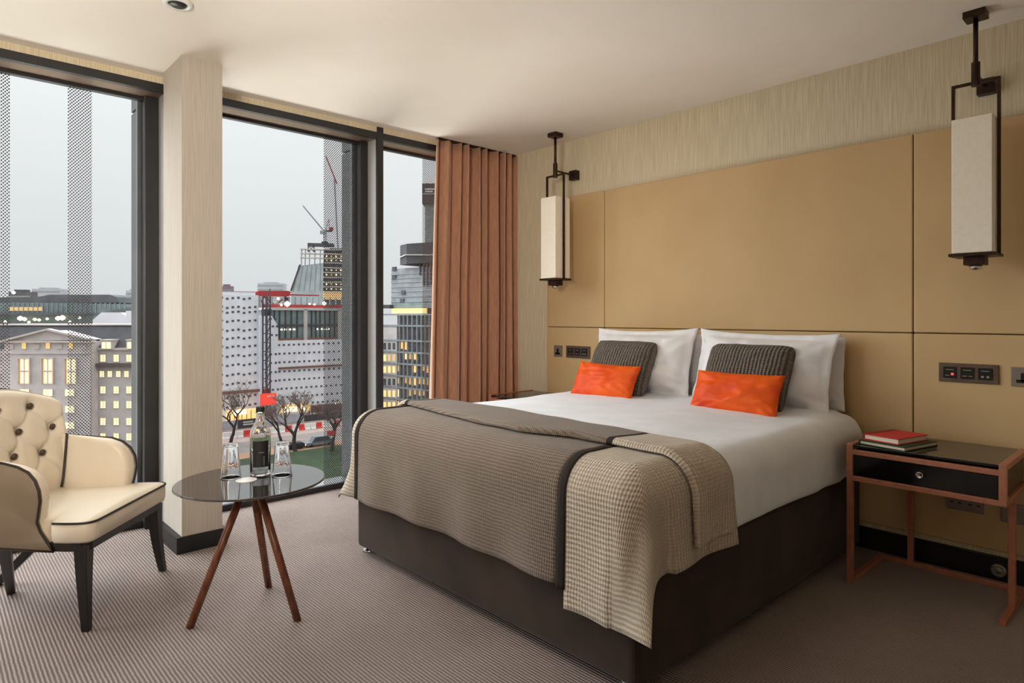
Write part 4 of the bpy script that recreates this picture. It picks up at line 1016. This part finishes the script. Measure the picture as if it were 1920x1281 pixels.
# --- sheeted scaffold buildings (middle window)
b = Place(418, 178, 42)
rt = b.root('sheeted_building', 'tall block wrapped in white scaffold sheeting with rows of dark openings right of the column', 'building')
zz = lambda py: b.z(450, py)
part(MB().box(b.x(404), b.x(485), 0, 9, 0, zz(553)), 'sheeting', X_['wrap'], rt)
part(MB().box(b.x(404), b.x(480), .5, 8, zz(553), zz(547.5)), 'roof_deck', X_['white_sheet'], rt)
part(MB().box(b.x(404), b.x(486), -.6, 0, zz(737), zz(732)), 'scaffold_fan', X_['rust'], rt)
S = 178/FPX*1.05
hole = part(MB().box(-2.1*S, 2.1*S, -.12, .4, -1.8*S, 1.8*S), 'opening', X_['hole'], rt)
pl = []
for j, py in enumerate((559.5, 576.5, 585.5, 602, 619, 634, 650, 667, 684, 702, 719, 744, 761)):
    for px in (415.5, 426, 436.5, 447, 457.5, 468, 478.5):
        if j == 0 and px > 470: continue
        pl.append(Vector((b.x(px), 0, zz(py)+0.2*math.sin(px))))
spread(hole, rt, pl)
b2 = Place(487, 190, 42)
rt = b2.root('sheeted_building', 'lower block wrapped in white scaffold sheeting with a glass storey on top behind the bottle', 'building')
z2 = lambda py: b2.z(560, py)
part(MB().box(b2.x(500), b2.x(690), 0, 18, 0, z2(638)), 'sheeting', X_['wrap'], rt)
part(MB().prism([(b2.x(486), -1, 0), (b2.x(519), -1, 0), (b2.x(519), -1, b2.z(510, 612)), (b2.x(507), -1, b2.z(505, 592)), (b2.x(486), -1, b2.z(487, 592))], (0, 5, 0)), 'stepped_wing', X_['wrap'], rt)
S2 = 200/FPX
hole = part(MB().box(-1.9*S2, 1.9*S2, -.12, .4, -1.7*S2, 1.7*S2), 'opening', X_['hole'], rt)
pl = []
for j, (py, p0) in enumerate(((646, 523), (662, 496), (678, 496), (695, 496), (711, 496), (727, 500), (743, 520), (757, 540))):
    px = p0
    while px < 690: pl.append(Vector((b2.x(px), 0 if px > 519 else -1, b2.z(px, py-(px-560)*.035*(1+(py-646)/90))))); px += 9.3
for (px, py) in ((505, 598), (514, 598.5), (497, 612), (509, 612), (517, 612), (497, 628), (507, 628), (516, 628.5)): pl.append(Vector((b2.x(px), -1, b2.z(px, py))))
spread(hole, rt, pl)
part(MB().box(b2.x(521), b2.x(690), -.6, 0, z2(690.5), z2(687)), 'scaffold_fan', X_['rust'], rt)
# glass storey: concrete frame, glass, mullions
part(MB().box(b2.x(508), b2.x(690), .8, 17, z2(638), z2(580)), 'glass_storey', X_['glass'], rt)
part(MB().box(b2.x(502), b2.x(690), 0, 17, z2(582), z2(577)), 'roof_beam', X_['pale_conc'], rt)
for px in (505, 573, 637): part(MB().box(b2.x(px-3), b2.x(px+3.5), 0, 2, z2(638), z2(580)), 'concrete_pillar', X_['pale_conc'], rt)
for px in (516, 526, 537, 548, 559, 586, 594, 602, 611, 620, 629, 648, 660, 672): part(MB().box(b2.x(px)-.16, b2.x(px)+.16, .4, .9, z2(637), z2(581)), 'mullion', X_['mast'], rt)
part(MB().box(b2.x(510), b2.x(690), .3, .9, z2(612), z2(608)), 'spandrel', X_['mast'], rt)
part(MB().box(b2.x(510), b2.x(690), .2, .9, z2(640), z2(634)), 'base_rail', X_['rust'], rt)
for px in (529, 537, 546, 553, 596, 604, 612, 619): part(MB().box(b2.x(px-2), b2.x(px+2), .5, .9, z2(619), z2(616.5)), 'strip_light', X_['lamp'], rt)
for (px, py, r) in ((541, 570, .9), (611, 569, .7), (524, 560, .45), (475, 553, .5), (530, 572, .4), (583, 570, .35), (592, 571, .35)):
    part(MB().lathe([(0, -r), (r*.8, -r*.5), (r, 0), (r*.8, r*.5), (0, r)], (b2.x(px), 1, b2.z(px, py)), 10), 'site_lamp', X_['lamp'], rt, smooth=True)
part(MB().box(b2.x(500), b2.x(690), 3, 4, z2(577), z2(571)), 'red_edge_barrier', X_['red_steel'], rt)
for px in range(498, 660, 11): part(MB().box(b2.x(px)-.18, b2.x(px)+.18, 4, 4.4, z2(577), z2(556)), 'steel_post', X_['steel'], rt)
# scaffold hoist between the two
b3 = Place(492, 186, 42); rt = b3.root('hoist_mast', 'dark scaffold hoist mast between the two white wrapped blocks', 'hoist')
w = 3.6*186/FPX/2*1.7; zz = b3.h
for sx_ in (-1, 1):
    for dy in (-4.6, -1.6): part(MB().bar((sx_*w, dy, 0), (sx_*w, dy, zz(556)), .34), 'standard', X_['mast'], rt)
z = 1.5
while z < zz(558):
    part(MB().box(-w, w, -4.7, -4.5, z, z+.26).box(-w, w, -1.7, -1.5, z, z+.26).bar((-w, -4.6, z), (w, -4.6, z+2.6), .22), 'brace', X_['mast'], rt); z += 2.6
part(MB().box(-w*1.9, w*2.1, -4.4, -1.6, zz(592), zz(580)), 'loading_deck', X_['mast'], rt)
part(MB().box(-w*1.2, w*1.2, -4.0, -2, zz(742), zz(728)), 'hoist_cage', X_['red_steel'], rt)
# red gantry on top
b4 = Place(478, 196, 42); rt = b4.root('red_gantry', 'red steel gantry beam on the roof above the hoist mast', 'gantry'); zz = b4.h
part(MB().prism([(b4.x(477), 0, zz(549)), (b4.x(487), 0, zz(545)), (b4.x(541), 0, b4.z(541, 545.5)), (b4.x(546), 0, b4.z(546, 547)), (b4.x(542), 0, b4.z(542, 556)), (b4.x(490), 0, zz(555)), (b4.x(478), 0, zz(553))], (0, 4, 0)), 'beam', X_['red_steel'], rt)
part(MB().box(b4.x(434), b4.x(479), .5, 3, zz(553), zz(547)), 'outrigger', X_['rust'], rt)
part(MB().box(b4.x(545), b4.x(600), .5, 2, b4.z(560, 554.5), b4.z(560, 552)), 'outrigger', X_['red_steel'], rt)
for a, c in ((488, 500), (500, 520), (541, 520)): part(MB().bar((b4.x(a), 2, zz(555)), (b4.x(c), 2, zz(572)), .4), 'strut', X_['red_steel'], rt)
part(MB().box(b4.x(484), b4.x(489), .4, 3.4, zz(578), zz(555)).box(b4.x(538), b4.x(542), .4, 3.4, zz(574), zz(556)), 'tower_leg', X_['mast'], rt, kind='stuff')

# --- glass tower under construction, with its crane
b = Place(600, 430, 12); rt = b.root('glass_tower', 'sloping glass tower under construction behind the red gantry', 'building'); zz = b.h
part(MB().prism([(b.x(545), 0, 0), (b.x(606), 0, 0), (b.x(606), 0, zz(493)), (b.x(563), 0, zz(499)), (b.x(558), 0, zz(510)), (b.x(546), 0, zz(545))], (0, 26, 0)), 'glass_wing', X_['pale_glass'], rt)
for i in range(6):
    px = 553+i*9.5; part(MB().bar((b.x(px-3+i*.5), -.3, zz(546)), (b.x(px+7-i*1.2), -.3, zz(499-i*.9)), .35), 'mullion', X_['steel'], rt)
part(MB().bar((b.x(545.5), -.6, zz(546)), (b.x(563), -.6, zz(497)), 1.0), 'edge_frame', X_['mast'], rt)
part(MB().prism([(b.x(606), 3, 0), (b.x(665), 3, 0), (b.x(665), 3, zz(464)), (b.x(620), 3, zz(464)), (b.x(606), 3, zz(470))], (0, 22, 0)), 'core', X_['dark_glass'], rt)
for i, py in enumerate((468, 476, 484, 493, 502, 511, 520, 529, 538, 547)):
    x0 = 563 if i < 3 else 606
    part(MB().box(b.x(x0), b.x(665), -1, 4, zz(py)-.35, zz(py)+.35), 'floor_slab', X_['pale_conc'], rt)
    for px in range(612, 660, 9):
        if (px*7+i*5) % 3: part(MB().box(b.x(px-1.4), b.x(px+1.4), 1.5, 2, zz(py+5), zz(py+2.4)), 'site_lamp', X_['lamp'] if (px+i) % 2 else X_['lit_warm'], rt)
for px in (565, 572, 580, 590, 600): part(MB().bar((b.x(px), 0, zz(498)), (b.x(px+1), 0, zz(467)), .6), 'column', X_['steel'], rt)
part(MB().box(b.x(606), b.x(665), -.5, 3, zz(562), zz(547)), 'lit_podium', X_['lit_dim'], rt)
part(MB().box(b.x(576), b.x(625), 2, 12, zz(460), zz(455.5)), 'crane_platform', X_['mast'], rt)
for px in (577, 588): part(MB().bar((b.x(px), 3, zz(472)), (b.x(px), 3, zz(459)), .7), 'prop', X_['mast'], rt)
part(MB().bar((b.x(577), 3, zz(472)), (b.x(588), 3, zz(460)), .5).bar((b.x(588), 3, zz(472)), (b.x(577), 3, zz(460)), .5), 'cross_brace', X_['mast'], rt)
bc = Place(608, 432, 12); rt = bc.root('tower_crane', 'thin grey luffing tower crane on top of the glass tower', 'crane'); zz = bc.h
part(MB().box(bc.x(602), bc.x(614), 3, 7, zz(456), zz(452)), 'base', X_['mast'], rt)
m = MB()
for dx in (-1, 1): m.bar((bc.x(608+dx*2.3), 5, zz(453)), (bc.x(608+dx*2.3), 5, zz(436)), .5)
for i in range(5): m.bar((bc.x(605.7), 5, zz(452-i*3.2)), (bc.x(610.3), 5, zz(449-i*3.2)), .35)
part(m, 'mast', X_['steel'], rt, kind='stuff')
part(MB().box(bc.x(599), bc.x(611), 4, 7, zz(437), zz(431)), 'cab', X_['steel'], rt)
m = MB().bar((bc.x(607), 5, zz(431)), (bc.x(566), 5, zz(384)), .45).bar((bc.x(604), 5, zz(430)), (bc.x(567), 5, zz(386.5)), .45)
for i in range(14):
    f = i/14; m.bar((bc.x(607-41*f), 5, zz(431-47*f)), (bc.x(604-37*(f+.05)), 5, zz(430-43.5*(f+.05))), .3)
part(m, 'jib', X_['steel'], rt, kind='stuff')
part(MB().bar((bc.x(609), 5, zz(432)), (bc.x(616), 5, zz(408)), .5).bar((bc.x(616), 5, zz(432)), (bc.x(616), 5, zz(408)), .4), 'a_frame', X_['steel'], rt, kind='stuff')
part(MB().box(bc.x(611), bc.x(622), 4.2, 6, zz(433), zz(430)), 'counter_jib', X_['mast'], rt)
part(MB().box(bc.x(617), bc.x(624), 3.6, 6.4, zz(430), zz(424.5)), 'counterweight', X_['red_steel'], rt)
b5 = Place(622, 560, 0); rt = b5.root('tower_crane', 'distant red crane jib high up behind the dotted glass strip', 'crane'); zz = b5.h
part(MB().bar((b5.x(627), 0, zz(335)), (b5.x(634), 0, zz(470)), 1.1).bar((b5.x(634), 0, zz(470)), (b5.x(634), 0, 0), 1.6), 'mast', X_['steel'], rt)
part(MB().bar((b5.x(611), 0, zz(293)), (b5.x(632), 0, zz(345)), .9), 'jib', X_['red_steel'], rt)

# --- tower in the right-hand window
b = Place(718, 207, -38); rt = b.root('office_tower', 'tower with concrete core, black screen top and lit glass floors beside the curtain', 'building')
Zp = lambda px, py: b.z(px, py); zz = lambda py: b.z(765, py)
part(MB().box(b.x(745), b.x(830), 0, 20, 0, zz(588)), 'glass_body', X_['dark_glass'], rt)
part(MB().box(b.x(706), b.x(746), -.5, 20, 0, Zp(730, 612)), 'stone_wing', X_['pale_conc'], rt)
part(MB().box(b.x(716), b.x(830), 4, 18, zz(588), zz(500)), 'concrete_core', X_['conc'], rt)
part(MB().prism([(b.x(737), 3, zz(494)), (b.x(758), 1, zz(494)), (b.x(830), 6, zz(492)), (b.x(830), 19, zz(494)), (b.x(737), 19, zz(494))], (0, 0, zz(456)-zz(494))), 'black_screen', X_['black_wrap'], rt)
part(MB().bar((b.x(737), 2.6, zz(480)), (b.x(758), .6, zz(477)), .3).bar((b.x(758), .6, zz(477)), (b.x(830), 5.6, zz(481)), .3), 'screen_rail', X_['pale_conc'], rt)
for px in (771, 778, 784.5, 791): part(MB().box(b.x(px)-.25, b.x(px)+.25, 3.6, 4.2, zz(535 if px > 775 else 515), zz(493)), 'hanging_cable', X_['mast'], rt)
for i, py in enumerate((512, 520, 528, 537, 546, 556, 566)): part(MB().box(b.x(716), b.x(830), 3.8, 4.2, zz(py), zz(py)+.25), 'pour_joint', X_['steel'], rt)
for (px, py) in ((722, 499), (722, 515), (739, 546), (737, 562)): part(MB().box(b.x(px-3.5), b.x(px+3.5), 3.7, 4.2, zz(py+5), zz(py-3)), 'core_opening', X_['hole'], rt)
part(MB().box(b.x(720), b.x(734), -.8, 3, zz(578), zz(571)), 'plant_box', X_['mast'], rt)
part(MB().box(b.x(735), b.x(830), .5, 4, zz(578), zz(568)), 'glass_parapet', X_['glass'], rt)
part(MB().box(b.x(735), b.x(800), -.2, .3, zz(588), zz(578.5)), 'lit_bar_floor', X_['lit_warm'], rt)
rnd = random.Random(11)
fl = [590, 611, 639, 661, 683, 706, 728, 750]
for i, py in enumerate(fl):
    part(MB().box(b.x(718), b.x(830), -.7, .4, Zp(765, py+1.6), Zp(765, py-1.6)), 'floor_slab', X_['steel'], rt)
fins = [752, 759.5, 767, 776, 785, 793, 800, 808]
for px in fins: part(MB().box(b.x(px)-.14, b.x(px)+.14, -.8, .3, 0, Zp(px, 591)), 'glazing_fin', X_['steel'], rt)
panes = {}
for k_ in ('lit', 'lit_warm', 'lit_dim', 'dark_glass'):
    panes[k_] = 1
for i, py in enumerate(fl[1:]):
    for j, (pa, pb) in enumerate(zip([746]+fins, fins+[816])):
        q = rnd.random()
        if i < 1: kind_ = 'dark_glass'
        elif i == 1: kind_ = 'lit_warm' if j in (1, 2) else 'dark_glass'
        else: kind_ = 'lit_warm' if q < .5 else ('lit_dim' if q < .76 else ('lit' if q < .84 else 'dark_glass'))
        n = 2
        for c in range(n):
            xa = b.x(pa+(pb-pa)*c/n+.6); xb = b.x(pa+(pb-pa)*(c+1)/n-.6); hgt = rnd.uniform(9, 14) if kind_ != 'dark_glass' else 15
            if rnd.random() < .25 and kind_ != 'dark_glass': continue
            part(MB().box(xa, xb, -.12, -.02, Zp((pa+pb)/2, py+3+hgt), Zp((pa+pb)/2, py+2.5)), 'window', X_[kind_], rt)
for i, py in enumerate(fl[2:]):
    for px in (724, 732.5, 741):
        lit_ = 'hole' if i in (0, 3) else ('lit_warm' if rnd.random() < .75 else 'lit_dim')
        part(MB().box(b.x(px-2.3), b.x(px+2.3), -.62, -.5, Zp(px, py+16), Zp(px, py+4)), 'window', X_[lit_], rt)
b = Place(800, 330, 0); rt = b.root('dark_tower', 'thin tower with dark boxy top against the sky beside the curtain', 'building'); zz = b.h
part(MB().box(b.x(796), b.x(835), 2, 14, 0, zz(381)), 'shaft', X_['glass'], rt)
for i in range(7): part(MB().box(b.x(796)-.1, b.x(835), 1.8, 2, zz(389+i*10), zz(387.5+i*10)), 'floor_slab', X_['steel'], rt)
part(MB().box(b.x(791.5), b.x(840), 0, 16, zz(382), zz(344)), 'top_box', X_['black_wrap'], rt)
part(MB().box(b.x(791), b.x(840), -.3, 16.3, zz(364.5), zz(363)), 'top_rail', X_['pale_conc'], rt)
part(MB().box(b.x(797), b.x(815), -.25, 0, zz(356), zz(353.5)).box(b.x(797), b.x(812), -.25, 0, zz(360.5), zz(358)), 'sign_lettering', X_['print'], rt, kind='stuff')

# --- street level
b = Place(420, 168, 40)
def street(name, label, cat, px0, px1, py_top, py_bot, m, off=0.0, depth=.3, group=None, extra=None):
    mid = (px0+px1)/2; q = Place(mid, b.dep(mid)+off, 40); rt = q.root(name, label, cat, group)
    o = part(MB().box(q.x(px0), q.x(px1), 0, depth, max(0.05, q.h(py_bot)), q.h(py_top)), 'panel', X_[m], rt)
    part(MB().box(q.x(px0)+.2, q.x(px0)+.4, .05, depth, 0, max(.1, q.h(py_bot))).box(q.x(px1)-.4, q.x(px1)-.2, .05, depth, 0, max(.1, q.h(py_bot))), 'legs', X_['mast'], rt, kind='stuff')
    if extra: extra(q, rt)
    return rt
def words(lines):
    def f(q, rt):
        mb = MB()
        for (a, c, y0, y1) in lines:
            px = a
            while px < c: mb.box(q.x(px), q.x(px+1.6), -.06, 0, q.h(y1), q.h(y0)); px += 2.1
        part(mb, 'lettering', X_['print'], rt, kind='stuff')
    return f
street('hoarding', 'black site hoarding with two lines of white lettering left of the bottle', 'hoarding', 446, 482, 786, 803, 'hoard', group='site hoardings along the street', extra=words([(456, 474, 790, 792.5), (456, 475, 794.5, 797)]))
street('hoarding', 'grey site hoarding right behind the neck of the bottle', 'hoarding', 484, 569, 779, 796, 'hoard_grey', group='site hoardings along the street')
street('hoarding', 'long black site hoarding beyond the parked van', 'hoarding', 571, 690, 773, 788, 'hoard', group='site hoardings along the street')
street('hoarding', 'pale hoarding beside the column at street level', 'hoarding', 404, 445, 790, 806, 'hoard_grey', group='site hoardings along the street')
street('shop_front', 'brightly lit orange shop front at street level left of the bottle', 'shop front', 424, 480, 768, 789, 'lit_warm', off=5, extra=lambda q, rt: [part(MB().box(q.x(px), q.x(px+.9), -.2, .05, q.h(789), q.h(769+(px % 3))), 'pier', X_['rust'], rt) for px in (431, 439, 447, 453, 462, 470)]+[part(MB().box(q.x(436), q.x(462), -.3, -.05, q.h(777), q.h(770)), 'bright_sign', X_['lamp'], rt)])
street('lit_canopy', 'row of white lit canopies at street level behind the bare tree', 'canopy', 524, 582, 757, 773, 'lit_dim', off=6, extra=lambda q, rt: [part(MB().box(q.x(px), q.x(px+7), -.5, -.05, q.h(771), q.h(759+(px % 5))), 'canopy_light', X_['lamp'], rt) for px in (528, 538, 548, 563)])
street('lit_canopy', 'dark red canopy with a lit edge at the far end of the street', 'canopy', 584, 660, 757, 770, 'rust', off=6, extra=lambda q, rt: [part(MB().box(q.x(px), q.x(px+6), -.5, -.05, q.h(759), q.h(755)), 'canopy_light', X_['lamp'], rt) for px in (628, 640)])
street('billboard', 'square red backlit billboard above the bottle cap', 'billboard', 488, 518, 738, 760, 'billboard', off=3, extra=words([(501, 513, 742, 744.5)]))
# red and white barriers
bb = Place(440, 158, 40)
for i, px in enumerate((424, 437, 450, 463, 476, 489, 502, 515, 528, 541, 554, 565, 576, 587, 598, 609, 620, 631, 642, 652)):
    q = Place(px, bb.dep(px), 40); col = 'red' if i in (3, 9, 11, 14, 17) else 'white'
    L = 12.2/FPX*q.d0/2*0.93 if px < 560 else 10.6/FPX*q.d0/2*0.93
    o = build(MB().prism([(-L, -.55, 0), (-L, .55, 0), (-L, .22, .5), (-L, .18, 1.5), (-L, -.18, 1.5), (-L, -.22, .5)], (2*L, 0, 0)), 'street_barrier', X_[col], local=True)
    o.location = q.loc(); o.rotation_euler = (0, 0, q.rot())
    nth = ('first', 'second', 'third', 'fourth', 'fifth', 'sixth', 'seventh', 'eighth', 'ninth', 'tenth', 'eleventh', 'twelfth', 'thirteenth', 'fourteenth', 'fifteenth', 'sixteenth', 'seventeenth', 'eighteenth', 'nineteenth', 'twentieth')[i]
    tag(o, '%s plastic street barrier, %s in the barrier line counting from the column' % (col, nth), 'barrier', 'street barriers across the road')
def car(name, label, px, py, Lg, Hg, m, cat='car', lights=True):
    dep = 30*FPX/(py-HORIZON); q = Place(px, dep, 40); rt = q.root(name, label, cat); l = Lg/2; w = .95
    prof = [(-l, .35), (-l, .95), (-l+.15, 1.05), (-l*.62, 1.12), (-l*.38, Hg), (l*.72, Hg), (l*.95, 1.15), (l, 1.0), (l, .35)]
    part(MB().prism([(x, -w, z) for x, z in prof], (0, 2*w, 0)), 'body', X_[m], rt, bevel=.06)
    part(MB().prism([(-l*.55, -w-.02, 1.12), (-l*.34, -w-.02, Hg-.12), (l*.68, -w-.02, Hg-.12), (l*.86, -w-.02, 1.15)], (0, .03, 0)), 'side_window', X_['hole'], rt)
    for sx_ in (-.62, .62):
        for sy in (-1, 1):
            o = part(MB().lathe([(0, -.11), (.33, -.11), (.36, 0), (.33, .11), (0, .11)], (0, 0, 0), 16), 'wheel', X_['tyre'], rt); o.location = (l*sx_, sy*w*.92, .36); o.rotation_euler = (PI/2, 0, 0)
    for sy in (-.6, .6): part(MB().box(-l-.04, -l+.05, sy*w-.18, sy*w+.18, .62, .86), 'headlight', X_['lamp'] if lights else X_['white'], rt)
car('van', 'long silver grey van with headlights on driving up the street', 598, 836, 6.8, 2.3, 'car_grey', 'van')
car('car', 'dark car with headlights on below the bare tree', 552, 842, 4.2, 1.5, 'car_dark')
# round red sign
q = Place(621, 139, 10); rt = q.root('red_sign', 'red square road sign on a post beside the dotted glass strip', 'sign')
part(MB().bar((0, .1, 0), (0, .1, q.h(818)), .18), 'post', X_['mast'], rt)
part(MB().box(q.x(613.5), q.x(629), -.05, .1, q.h(816), q.h(808)), 'sign_face', X_['red'], rt)
part(MB().prism([(q.x(617), -.05, q.h(818)), (q.x(626), -.05, q.h(818)), (q.x(621), -.05, q.h(823))], (0, .1, 0)), 'lower_plate', X_['white'], rt)
# bare trees
def tree(label, px, py, top, seed, lean=0.0, fork=.35, dense=6):
    dep = 30*FPX/(py-HORIZON); q = Place(px, dep, 0); rt = q.root('bare_tree', label, 'tree', 'bare street trees'); r_ = random.Random(seed)
    Ht = q.h(top); tr = MB(); tw = MB()
    def grow(p, d, L, r, lvl):
        pts = [p]; dd = d.copy()
        for i in range(3):
            dd = (dd+Vector((r_.uniform(-.22, .22), r_.uniform(-.22, .22), r_.uniform(-.05, .12)))).normalized(); pts.append(pts[-1]+dd*L/3)
        tgt = tr if lvl < 3 else tw
        r = max(r, .028); tgt.tube(pts, [r, r*.9, r*.8, r*.7], 6 if lvl < 2 else 4, cap=False)
        if lvl >= dense: return
        for k in range(2 if lvl < 1 else 3):
            a = r_.uniform(0, 2*PI); sp = r_.uniform(.6, 1.15); nd = (dd+Vector((math.cos(a)*sp, math.sin(a)*sp*.6, .12))).normalized()
            grow(pts[-1] if k < 2 else pts[2], nd, L*r_.uniform(.68, .88), r*(.66 if k < 2 else .5), lvl+1)
    grow(Vector((0, 0, -.2)), Vector((lean, 0, 1)), Ht*fork, Ht*.040, 0)
    part(tr, 'trunk', X_['bark'], rt, smooth=True); part(tw, 'twigs', X_['twig'], rt, kind='stuff')
tree('bare tree close beside the column with its fork low over the left glass', 432, 832, 742, 5, .1)
tree('twin-stemmed bare tree in the middle window just right of the bottle', 553, 846, 730, 8, -.05, .27)
tree('bare leaning tree by the red sign in the middle window', 622, 846, 742, 21, .25, .27)
tree('bare tree between the bottle and the twin-stemmed tree', 528, 828, 752, 33, -.4, .28)
tree('small bare bushy tree in front of the stone building', 212, 885, 793, 14, 0, .2)
